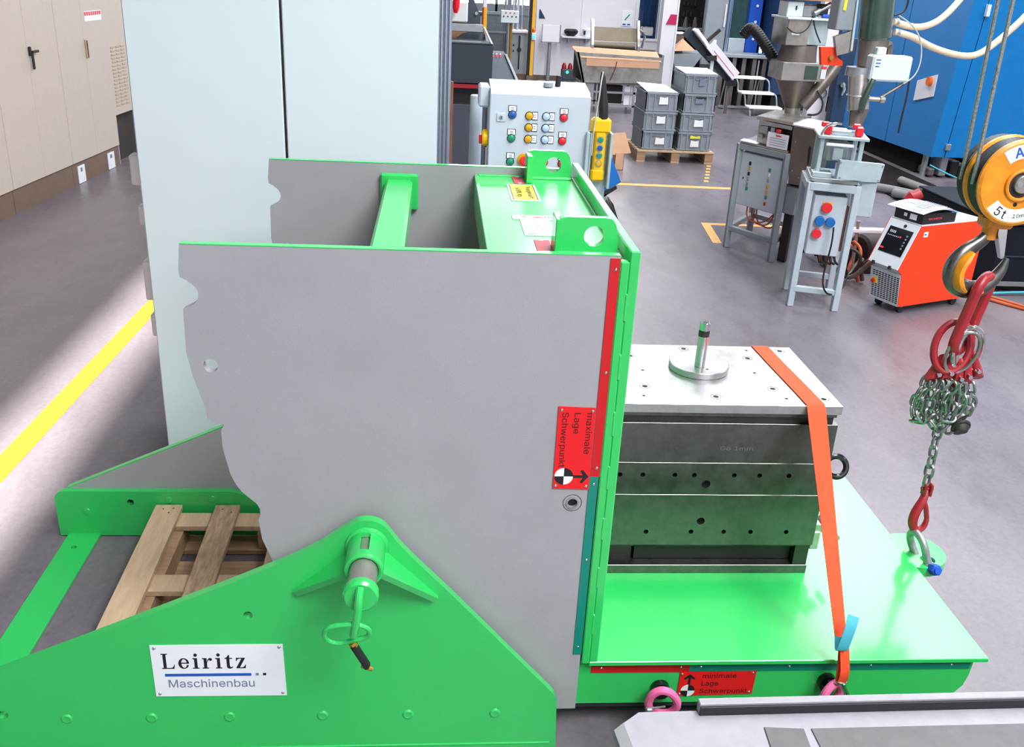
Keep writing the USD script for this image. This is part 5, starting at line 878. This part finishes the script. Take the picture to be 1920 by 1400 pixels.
obj('relay_box', box(2.61, 2.735, 7.40, 7.6, 1.772, 1.88, .005), 'cabinet_white', f1); obj('latch', box(2.672, 2.682, 7.394, 7.40, 1.82, 1.85), 'black', f1); obj('valve_block', J(box(2.75, 2.86, 7.45, 7.6, 1.772, 1.86, .006), cyl((2.83, 7.42, 1.80), (2.95, 7.42, 1.87), .022)), 'zinc', f1); obj('black_valve', box(2.86, 2.93, 7.40, 7.5, 1.79, 1.87, .01), 'black', f1); obj('blue_coupling', cyl((2.88, 7.38, 1.785), (2.94, 7.38, 1.785), .016), 'blue_column', f1)
obj('top_plate', box(2.60, 2.99, 7.36, 7.7, 1.89, 1.91, .003), 'tan_wood', f1); obj('cable', tube(spline([(2.60, 7.33, 1.70), (2.68, 7.32, 1.66), (2.75, 7.32, 1.69), (2.79, 7.34, 1.79)], 20), .005, 6), 'cable_black', f1); obj('cable', tube(spline([(2.79, 7.34, 1.79), (2.82, 7.33, 1.70), (2.88, 7.33, 1.60)], 16), .005, 6), 'cable_black', f1)
obj('inlet_pipe', tube(spline([(2.86, 7.42, 1.12), (2.92, 7.42, 1.20), (3.02, 7.44, 1.33), (3.09, 7.46, 1.43)], 20), .048, 14), 'stainless_dark', f1)
obj('small_tag', box(2.925, 2.965, 7.33, 7.335, 1.34, 1.41), 'cabinet_white', f1); obj('red_tag', box(2.928, 2.962, 7.329, 7.335, 1.41, 1.43), 'red_label', f1)
obj('hose', tube(spline([(2.93, 7.36, 1.25), (2.97, 7.3, 1.15), (2.94, 7.28, 1.09), (2.86, 7.3, 1.075)], 24), .008, 8), 'cable_black', f1)
wp = thing('white_switch_column', 'narrow white panel column with an orange button behind the left feeder', 'column', (3.245, 8.15, 0)); obj('panel', box(3.165, 3.325, 8.1, 8.2, 0, 2.2, .003), 'booth_white', wp)
ob2 = obj('orange_button', cyl((3.238, 8.07, 1.227), (3.238, 8.10, 1.227), .032, n=18), 'orange_lamp', wp); obj('button_head', cyl((3.238, 8.055, 1.227), (3.238, 8.07, 1.227), .019, n=14), 'button_red', ob2); obj('paper_tag', tube(ring_pts((3.275, 8.09, 1.155), (1, 0, 0), (0, 0, 1), .032, .036, 20), .006, 6, True), 'print_grey', wp)
db = thing('dark_feeder_post', 'dark blue post between the two material feeders', 'post', (3.2, 7.9, 0)); obj('post', box(3.255, 3.375, 7.8, 7.9, 0, 1.62, .004), 'navy', db); obj('clamp', J(cyl((3.30, 7.76, 1.26), (3.30, 7.8, 1.26), .02), tube([(3.29, 7.76, 1.28), (3.31, 7.75, 1.23), (3.30, 7.75, 1.18)], .012, 6)), 'chrome', db)

# ================================================================== right stand with separator, feeder 2
s2 = thing('steel_stand', 'pale grey square tube stand with a switch box and blue sockets, right of the two', 'machine stand', (2.6, 6.05, 0))
V = dict(fl=(2.40, 5.876), fr=(2.675, 5.787)); dv = np.array([.10, .36]); V['bl'] = tuple(np.array(V['fl']) + dv); V['br'] = tuple(np.array(V['fr']) + dv); Q2 = {k: np.array(v) for k, v in V.items()}
g1 = Q2['fr'] - Q2['fl']; W2 = np.linalg.norm(g1); g1 /= W2; g2 = dv / np.linalg.norm(dv)
def s2b(u0, u1, v0, v1, z0, z1, b=.004): return put(box(u0, u1, v0, v1, z0, z1, b), np.array([[g1[0], g2[0], 0, Q2['fl'][0]], [g1[1], g2[1], 0, Q2['fl'][1]], [0, 0, 1, 0], [0, 0, 0, 1.]]))
for k in ('fl', 'fr', 'bl', 'br'): beam((*Q2[k], 0), (*Q2[k], .84), .042, 'grey_light', s2, 'leg')
for a, b in (('fl', 'fr'), ('fr', 'br'), ('br', 'bl'), ('bl', 'fl')): beam((*Q2[a], .815), (*Q2[b], .815), .05, 'grey_light', s2, 'top_bar')
beam((*Q2['fl'], .125), (*Q2['fr'], .125), .038, 'grey_light', s2, 'lower_bar'); beam((*Q2['bl'], .125), (*Q2['br'], .125), .036, 'grey_light', s2, 'lower_bar')
sbx = obj('switch_box', s2b(.042, W2 - .038, .02, .16, .36, .755, .006), 'panel_white', s2); obj('side_strip', s2b(W2 - .037, W2 - .022, .02, .05, .40, .70), 'rust_brown', s2)
def on2(u, z, r, d, m, nm, p, n=20, b=.003): a = Q2['fl'] + g1 * u + g2 * .02; c = Q2['fl'] + g1 * u + g2 * (.02 - d); return obj(nm, cyl((*a, z), (*c, z), r, n=n, b=b), m, p)
ys_ = obj('switch_plate', s2b(.10, .158, .014, .02, .655, .715, .003), 'yellow_plastic', sbx); on2(.128, .682, .033, .03, 'button_red', 'rotary_switch', ys_); on2(.098, .592, .031, .035, 'blue_plastic', 'blue_socket', sbx); on2(.165, .590, .030, .035, 'blue_plastic', 'blue_socket', sbx); on2(.092, .508, .030, .035, 'button_red', 'red_socket', sbx)
obj('plug_cable', tube(spline([(2.565, 5.78, .57), (2.565, 5.765, .48), (2.55, 5.76, .30), (2.56, 5.76, .18), (2.60, 5.77, .125), (2.68, 5.80, .12), (2.78, 5.9, .22)], 40), .006, 8), 'cable_black', s2)
for k in range(4): obj('gland', J(tube(spline([(2.55 + .03 * k, 5.86, .36), (2.56 + .03 * k, 5.85, .32), (2.60 + .025 * k, 5.86, .30)], 10), .008, 6)), 'bunch_dark', s2)
obj('side_box', s2b(W2 + .022, W2 + .12, .02, .30, .64, .865, .006), 'grey_light', s2)
sp_ = thing('separator_unit', 'clear and galvanised separator unit with clamps on top of the right stand', 'separator', (2.6, 6.0, .845))
obj('base_plate', s2b(-.0, W2 + .0, .0, .38, .8405, .870), 'zinc', sp_); obj('foot_block', s2b(.0, .12, .0, .10, .870, .905), 'galvanised', sp_); obj('front_tray', prism(affinity.translate(Polygon([(2.515, .885), (2.80, .872), (2.812, .985), (2.52, 1.002)]), 0, 0), 'y', 5.76, 5.80), 'galvanised', sp_, label='tilted galvanised front tray')
for x, z in ((2.525, .99), (2.80, .975), (2.535, .895), (2.79, .885)): obj('tray_screw', cyl((x, 5.752, z), (x, 5.76, z), .005, n=10), 'zinc', sp_)
for u, v in ((.02, .03), (W2 - .03, .03), (.02, .30), (W2 - .03, .30)): obj('upright', s2b(u, u + .028, v, v + .028, .87, 1.115), 'galvanised', sp_)
obj('head_plate', s2b(-.0, W2 + .02, .0, .36, 1.115, 1.135), 'galvanised', sp_); obj('glass_box', s2b(.05, W2 - .06, .02, .025, .88, 1.10, .001), 'clear_glass', sp_); obj('inner_drum', s2b(.07, W2 - .08, .08, .24, .96, 1.09, .01), 'zinc', sp_); obj('white_funnel', s2b(.11, W2 - .12, .04, .08, .98, 1.06, .004), 'paper', sp_)
obj('cross_bar', s2b(.055, W2 - .065, .01, .03, 1.07, 1.09), 'booth_white', sp_); obj('neck_box', s2b(.085, W2 - .10, .06, .20, 1.135, 1.165), 'cabinet_white', sp_); obj('neck_bar', s2b(.075, W2 - .09, .04, .06, 1.158, 1.175), 'booth_white', sp_)
for u in (.03, W2 - .07): obj('red_clamp', J(s2b(u, u + .05, .03, .07, 1.135, 1.20, .01), s2b(u - .02, u + .03, .04, .06, 1.18, 1.215, .008)), 'button_red', sp_)
obj('clamp_lever', tube(spline([(2.41, 5.86, 1.14), (2.42, 5.83, 1.19), (2.46, 5.82, 1.215), (2.51, 5.82, 1.215)], 16), .008, 8), 'chrome', sp_)
f2 = thing('material_feeder', 'material feeder with dark glass cylinder and white control box above the right stand', 'material feeder', (2.73, 6.1, 1.165))
obj('throat', lathe((2.70, 6.05, 1.165), (2.72, 6.08, 1.28), [(0, 0), (.042, 0), (.062, 1), (0, 1)], 22), 'stainless_dark', f2); obj('lower_tube', cyl((2.715, 6.08, 1.27), (2.695, 6.12, 1.48), .066, n=26), 'stainless', f2); obj('hose_bend', tube(spline([(2.74, 6.0, 1.47), (2.715, 5.99, 1.40), (2.70, 5.99, 1.33), (2.70, 6.0, 1.27)], 20), .020, 10), 'tinted_glass', f2)
obj('ring_clamp', tube(ring_pts((2.705, 6.1, 1.36), (1, 0, 0), (0, 1, 0), .069, .069, 24), .006, 6, True), 'zinc', f2); obj('side_knob', J(cyl((2.76, 6.06, 1.345), (2.84, 6.05, 1.345), .014), cyl((2.83, 6.05, 1.345), (2.86, 6.05, 1.345), .022)), 'stainless', f2)
obj('base_ring', cyl((2.70, 6.14, 1.475), (2.70, 6.14, 1.53), .085, n=26), 'zinc', f2); obj('cone', lathe((2.74, 6.16, 1.52), (2.785, 6.2, 1.70), [(0, 0), (.05, 0), (.098, 1), (0, 1)], 26), 'stainless_dark', f2)
obj('glass_cylinder', lathe((2.785, 6.2, 1.70), (2.745, 6.2, 2.12), [(0, 0), (.099, 0), (.104, .02), (.104, 1), (0, 1)], 32), 'tinted_glass', f2); obj('funnel_sheet', prism(Polygon([(2.545, 1.70), (2.66, 1.745), (2.70, 1.62), (2.58, 1.585)]), 'y', 6.25, 6.29), 'stainless', f2); obj('upper_box', box(2.54, 2.66, 6.25, 6.4, 1.74, 1.93, .006), 'grey_paint', f2); obj('yellow_tag', box(2.565, 2.585, 6.244, 6.25, 1.86, 1.93), 'yellow_label', f2); obj('support_rod', cyl((2.665, 6.24, 1.62), (2.645, 6.24, 2.0), .008, n=8), 'cabinet_white', f2)
obj('red_gate', prism(Polygon([(2.476, 1.632), (2.582, 1.634), (2.603, 1.57), (2.638, 1.552), (2.642, 1.522), (2.499, 1.522)]), 'y', 6.28, 6.32), 'orange_red', f2, label='orange red gate plate'); obj('gate_bolt', cyl((2.55, 6.26, 1.57), (2.55, 6.28, 1.57), .014, n=10), 'brass', f2)
cbx2 = obj('control_box', put(box(2.725, 2.985, 6.02, 6.14, 1.458, 1.615, .012), np.eye(4)), 'cabinet_white', f2, label='white control box'); obj('box_neck', box(2.76, 2.82, 6.06, 6.12, 1.612, 1.66, .006), 'cabinet_white', f2); obj('box_print', J(box(2.745, 2.775, 6.018, 6.02, 1.585, 1.59), box(2.745, 2.775, 6.018, 6.02, 1.565, 1.57), box(2.745, 2.77, 6.018, 6.02, 1.545, 1.55)), 'print_blue', cbx2)
obj('back_pipe', tube(spline([(2.86, 6.22, 1.64), (2.91, 6.24, 1.67), (2.92, 6.24, 1.60), (2.93, 6.2, 1.56)], 16), .022, 10), 'stainless_dark', f2); obj('thin_tube', tube(spline([(2.87, 6.1, 1.85), (2.98, 6.08, 1.78), (3.05, 6.06, 1.62), (3.02, 6.04, 1.50), (2.95, 6.02, 1.45)], 36), .0045, 6), 'cable_light', f2); obj('hanging_cable', tube(spline([(2.975, 6.0, 1.47), (2.975, 5.99, 1.40), (2.965, 5.98, 1.25), (2.965, 5.98, 1.15)], 16), .006, 6), 'cable_black', f2); obj('lever_rod', cyl((2.83, 6.06, 1.35), (2.97, 6.05, 1.45), .010, n=8), 'stainless_dark', f2); obj('cable_loop', tube(spline([(2.84, 6.1, 1.85), (2.90, 6.1, 1.88), (2.91, 6.1, 1.95), (2.88, 6.1, 2.05)], 16), .006, 6), 'cable_black', f2)
def hose(pts, r, m, label):
    k = 6.3 / 9.0; P = [(x * k, 6.3 + dy, 2 + (z - 2) * k) for x, z, dy in pts]; h = thing('suction_hose', label, 'hose', P[0]); obj('hose', tube(spline(P, 60), r, 14), m, h)
    a, b = np.array(P[0]), np.array(P[1]); d_ = (b - a) / np.linalg.norm(b - a); obj('hose_clamp', cyl(a + d_ * .015, a + d_ * .035, r * 1.12, n=18), 'zinc', h)
hose([(4.16, 1.726, -.05), (4.484, 1.693, 0), (4.70, 1.786, .05), (4.862, 1.942, .1), (5.3, 2.4, .3)], .021, 'hose_beige', 'beige suction hose rising from the glass feeder, the upper one')
hose([(4.19, 1.640, -.05), (4.36, 1.605, -.05), (4.573, 1.532, 0), (4.906, 1.456, .0), (5.113, 1.470, .05), (5.319, 1.589, .1), (5.463, 1.737, .1), (5.8, 2.1, .2)], .0215, 'hose_beige', 'beige suction hose sagging in front of the blue machine, the lower one')

# ================================================================== blue machine on the right
bm = thing('blue_moulding_machine', 'large blue moulding machine enclosure standing over a dark recess', 'machine', (7.5, 12, 0))
side = Polygon([(10.47, .258), (13.4, .20), (13.4, 3.2), (10.30, 3.2), (10.30, 1.93)])
obj('side_panel', prism(Polygon([(10.475, .26), (11.655, .238), (11.655, 3.2), (10.16, 3.2)]), 'x', 5.63, 5.68), 'blue_paint', bm); obj('side_panel', prism(Polygon([(11.675, .238), (13.6, .20), (13.6, 3.2), (11.675, 3.2)]), 'x', 5.63, 5.68), 'blue_paint', bm); obj('side_joint', box(5.64, 5.67, 11.655, 11.675, .24, 3.2), 'black', bm)
def fpan(x0, x1): return trimesh.convex.convex_hull(np.array([(x0, 10.475, .262), (x1, 10.475, .262), (x1, 10.16, 3.2), (x0, 10.16, 3.2), (x0, 10.52, .262), (x1, 10.52, .262), (x1, 10.20, 3.2), (x0, 10.20, 3.2)]))
obj('front_panel', fpan(5.632, 5.79), 'blue_paint', bm); obj('front_panel', fpan(5.80, 8.6), 'blue_paint', bm); obj('front_joint', trimesh.convex.convex_hull(np.array([(5.79, 10.485, .262), (5.80, 10.485, .262), (5.80, 10.17, 3.2), (5.79, 10.17, 3.2), (5.79, 10.52, .262), (5.80, 10.52, .262), (5.80, 10.2, 3.2), (5.79, 10.2, 3.2)])), 'navy', bm)
obj('hinge', box(5.765, 5.825, 10.43, 10.475, .345, .415, .004), 'zinc', bm); obj('hinge', box(5.775, 5.815, 10.25, 10.30, 1.78, 1.90, .004), 'cabinet_white', bm)
sp2 = obj('switch_plate', prism(Polygon([(11.128, .80), (11.128, 1.03), (10.70, 1.14), (10.70, .90)]), 'x', 5.615, 5.63), 'booth_white', bm, label='pale switch plate with an orange knob'); obj('orange_knob', cyl((5.615, 10.81, 1.055), (5.58, 10.81, 1.055), .05, n=18), 'orange_lamp', sp2)
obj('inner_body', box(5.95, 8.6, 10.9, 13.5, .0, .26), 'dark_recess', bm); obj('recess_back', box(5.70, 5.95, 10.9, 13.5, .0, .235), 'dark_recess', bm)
for k in range(7): obj('recess_part', box(5.72 + .13 * k, 5.80 + .14 * k, 10.62, 10.88, .02, .10 + .05 * ((k * 3) % 4), .01), ('stainless_dark', 'zinc', 'black')[k % 3], bm)
obj('leveling_foot', cyl((5.70, 10.7, 0), (5.70, 10.7, .26), .035), 'zinc', bm)
dk = thing('oil_tray', 'dark brown oil tray on the floor along the blue enclosure', 'tray', (5.2, 10.5, 0))
obj('tray_floor', prism(Polygon([(4.72, 9.1), (5.55, 9.25), (5.57, 10.4), (5.57, 12.3), (4.80, 9.9)]), 'z', 0, .012), 'dark_recess', dk)
hz = [([(5.1, 10.0, .07), (5.15, 9.6, .07), (5.3, 9.2, .10), (5.6, 9.0, .22), (6.2, 8.9, .28)], .05, 'hose_grey', 'thick grey hose curving up below the blue machine'), ([(4.75, 9.4, .06), (5.0, 9.0, .06), (5.3, 8.75, .08), (5.7, 8.65, .16), (6.3, 8.6, .22)], .05, 'hose_grey', 'thick grey hose lying on the floor behind the orange welder'), ([(4.4, 9.9, .05), (4.7, 9.7, .05), (5.0, 9.3, .05), (5.1, 8.9, .05)], .045, 'hose_grey', 'short grey hose behind the right stand')]
for P_, r_h, m_, l_ in hz: h_ = thing('floor_hose', l_, 'hose', P_[0]); obj('hose', tube(spline(P_, 40), r_h, 12), m_, h_)
for P_, l_ in (([(5.55, 10.3, .20), (5.8, 10.1, .10), (6.2, 9.9, .02)], 'thin light blue cable slanting down in the dark recess'), ([(5.3, 9.2, .03), (5.6, 9.15, .05), (6.3, 9.1, .16)], 'light blue cable between the grey hoses'), ([(3.9, 6.2, .01), (4.3, 6.21, .03), (5.2, 6.2, .01)], 'light blue cable on the floor right of the orange welder')): h_ = thing('blue_cable', l_, 'cable', P_[0]); obj('cable', tube(spline(P_, 24), .009, 6), 'strap_blue', h_)
db2 = thing('dark_machine_plinth', 'dark blue-black machine block behind the crane hook', 'machine', (5.5, 7.5, 0)); obj('block', box(4.02, 8.4, 6.28, 7.5, .05, .50, .01), 'black_blue', db2); obj('foot', box(4.08, 8.35, 6.36, 7.45, 0, .05), 'black', db2); obj('cover', box(4.0, 8.4, 6.26, 7.52, .50, .515, .004), 'black_blue', db2); obj('kick_strip', box(4.06, 8.3, 6.26, 6.28, .055, .085), 'hose_grey', db2); obj('seam_strip', box(4.06, 8.3, 6.27, 6.28, .27, .278), 'dark_steel_blue', db2)
clu = thing('tangled_cables', 'bundle of dark cables and pipes on the floor behind the right stand', 'cable bundle', (3.4, 7.2, 0))
RN = random.Random(5)
for k in range(9):
    x, y = 2.95 + RN.random() * .18, 6.45 + RN.random() * .7; P_ = [(x, y, .02)]
    for q in range(4): P_.append((min(max(P_[-1][0] + RN.uniform(-.12, .12), 2.98), 3.12), P_[-1][1] + RN.uniform(-.12, .16), RN.uniform(.02, .28)))
    P_.append((P_[-1][0] + .02, P_[-1][1], .02)); obj('cable', tube(spline(P_, 40), RN.choice((.012, .016, .022)), 8), RN.choice(('cable_black', 'bunch_dark', 'cable_black', 'cable_orange', 'stainless_dark')), clu)
pu = thing('pump_unit', 'small dark pump unit with a pale pipe and red fitting behind the welder', 'pump', (3.35, 6.7, 0)); obj('pump_body', cyl((3.22, 6.75, .16), (3.45, 6.85, .16), .12, n=20, b=.02), 'bunch_dark', pu); obj('foot', box(3.2, 3.48, 6.66, 6.92, 0, .06, .006), 'black', pu); obj('pale_pipe', cyl((3.13, 6.6, .0), (3.11, 6.6, .42), .014, n=10), 'stainless', pu); obj('red_fitting', lathe((3.38, 6.5, .60), (3.48, 6.5, .66), [(0, 0), (.03, 0), (.05, .4), (.04, 1), (0, 1)], 14), 'red_paint', pu); obj('fitting_pipe', cyl((3.42, 6.5, 0), (3.40, 6.5, .60), .035, n=14), 'stainless', pu); obj('ledge', box(3.06, 3.36, 6.58, 6.66, .335, .36, .003), 'booth_white', pu)
oc = thing('orange_cable', 'orange cable running along the floor right of the crane hook', 'cable', (4.0, 6.0, 0)); obj('cable', tube(spline([(3.78, 6.35, .012), (3.95, 6.05, .012), (4.2, 5.75, .012), (4.5, 5.5, .012), (5.0, 5.2, .012)], 30), .011, 8), 'cable_orange', oc); obj('cable', tube(spline([(3.80, 6.30, .012), (4.0, 6.0, .03), (4.25, 5.68, .012), (4.6, 5.4, .012)], 30), .009, 8), 'cable_orange', oc)

# ================================================================== orange welder (its own frame: x along the right-hand side, y to the back left)
we = thing('orange_welder', 'orange welding machine on castors with a sloping grey control panel', 'welding machine', (3.065, 5.72, 0), 22.5)
lo = dict(local=True)
WD, ZB = .26, .055
prof = Polygon([(.02, ZB), (.70, ZB), (.70, .60), (.075, .60), (-.055, .315), (-.012, .285)])
for y0, y1 in ((0, .008), (WD - .008, WD)): obj('side_panel', prism(prof, 'y', y0, y1), 'orange_red', we, **lo)
obj('shell', prism(prof.buffer(-.004), 'y', .008, WD - .008), 'welder_grey', we, **lo)
FP = frame((-.055, WD - .004, .315), (0, -1, 0), (.13, 0, .285)); fpn = lambda a, b, c, d, z0, z1, bv=0.: put(box(a, b, c, d, z0, z1, bv), FP)
fr_ = obj('front_panel', fpn(.004, WD - .004, 0, .312, -.001, .006, .002), 'welder_grey', we, **lo); scr = obj('display_panel', fpn(.038, WD - .03, .085, .262, .006, .009), 'black_gloss', we, **lo)
obj('display_print', J([fpn(.055 + .013 * k, .064 + .013 * k, .222, .24, .009, .0095) for k in range(4)] + [fpn(.05 + .014 * k, .058 + .014 * k, .20, .208, .009, .0095) for k in range(7)]), 'galvanised', scr, **lo); obj('red_mark', J(fpn(.148, .162, .20, .212, .009, .0095), fpn(.04, .07, .105, .118, .009, .0095)), 'red_label', scr, **lo); obj('side_marks', J([fpn(.195, .208, .13 + .022 * k, .142 + .022 * k, .009, .0095) for k in range(5)]), 'print_grey', scr, **lo)
obj('panel_knob', put(cyl((.15, .285, .004), (.15, .285, .014), .009, n=14), FP), 'black', fr_, **lo)
for y in (.05, .19): obj('foot_clip', put(box(y - .012, y + .012, -.012, .012, -.004, .012, .003), FP), 'black', we, **lo)
gr = obj('grille_panel', trimesh.convex.convex_hull(np.array([(.018, .004, ZB), (.018, WD - .004, ZB), (-.016, .004, .278), (-.016, WD - .004, .278), (.03, .004, ZB), (.03, WD - .004, ZB), (0, .004, .278), (0, WD - .004, .278)])), 'welder_grey', we, **lo)
FG = frame((.018, WD, ZB), (0, -1, 0), (-.034, 0, .223)); obj('grille_slots', J([put(box(.025 + .026 * c, .043 + .026 * c, .02 + .0135 * r, .0265 + .0135 * r, -.002, .0012), FG) for c in range(9) for r in range(14) if not (c < 2 and 6 < r < 11)]), 'black', gr, kind='stuff', **lo)
rk = obj('main_switch', put(cyl((.045, .13, 0), (.045, .13, .01), .021, n=16), FG), 'yellow_plastic', gr, **lo); obj('switch_knob', put(cyl((.045, .13, .01), (.045, .13, .024), .013, n=14), FG), 'button_red', rk, **lo)
obj('top_plate', box(.08, .70, 0, WD, .60, .604), 'welder_grey', we, **lo); sk_ = obj('side_sticker', box(.115, .155, -.0008, 0, .525, .56), 'white_label', we, **lo); obj('sticker_print', box(.122, .14, -.0014, -.0008, .538, .546), 'print_blue', sk_, **lo)
for x, y in ((.09, .04), (.09, WD - .04), (.60, .04), (.60, WD - .04)): cc = obj('castor', cyl((x, y - .014, .027), (x, y + .014, .027), .027, n=16), 'rubber', we, **lo); obj('fork', box(x - .012, x + .012, y - .016, y + .016, .04, .056), 'zinc', cc, **lo)
bxw = thing('black_control_box', 'black unit with red lettering lying on top of the orange welder', 'control unit', (3.065, 5.72, 0), 22.5)
obj('case', box(.10, .41, .02, WD - .005, .604, .672, .003), 'black', bxw, **lo); obj('top_edge', box(.36, .42, .018, .024, .668, .674), 'strap_blue', bxw, **lo)
obj('lettering', text('GALANDOS', .013, (.15, .0195, .632), (1, 0, 0), (0, 0, 1), True, .0006, width=.125), 'red_label', bxw, **lo); obj('front_labels', J(box(.098, .10, .07, .125, .62, .657), box(.098, .10, .15, .175, .63, .652)), 'paper', bxw, **lo)
pw = thing('paper_stack', 'curved white printed sheets lying on the black unit on the welder', 'papers', (3.065, 5.72, 0), 22.5)
for i in range(3):
    X, Yq = np.meshgrid(np.linspace(.07 + .01 * i, .39 - .012 * i, 14), np.linspace(-.0 + .01 * i, .30 - .01 * i, 5), indexing='ij'); Zq = .678 + .004 * i + .022 * np.sin((X - .07) / .32 * np.pi) + .006 * np.abs(Yq - .15)
    V_ = np.stack([X, Yq, Zq], -1).reshape(-1, 3); F_ = [(a * 5 + b, a * 5 + 5 + b, a * 5 + 6 + b, a * 5 + b + 1) for a in range(13) for b in range(4)]; F_ = np.array(F_); F_ = np.vstack([F_[:, [0, 1, 2]], F_[:, [0, 2, 3]]])
    up_m = trimesh.Trimesh(np.vstack([V_, V_ - [0, 0, .0012]]), np.vstack([F_, F_[:, ::-1] + len(V_)]), process=False); s_ = obj('sheet', up_m, 'paper', pw, **lo)
obj('printed_lines', J([rot(box(.13 + .028 * k, .137 + .028 * k, .04, .12 + .05 * ((k * 2) % 3), .6905 + .021 * math.sin((.06 + .028 * k) / .32 * math.pi), .6925 + .021 * math.sin((.06 + .028 * k) / .32 * math.pi)), 0, [0, 0, 1], (0, 0, 0)) for k in range(8)]), 'print_grey', s_, **lo)
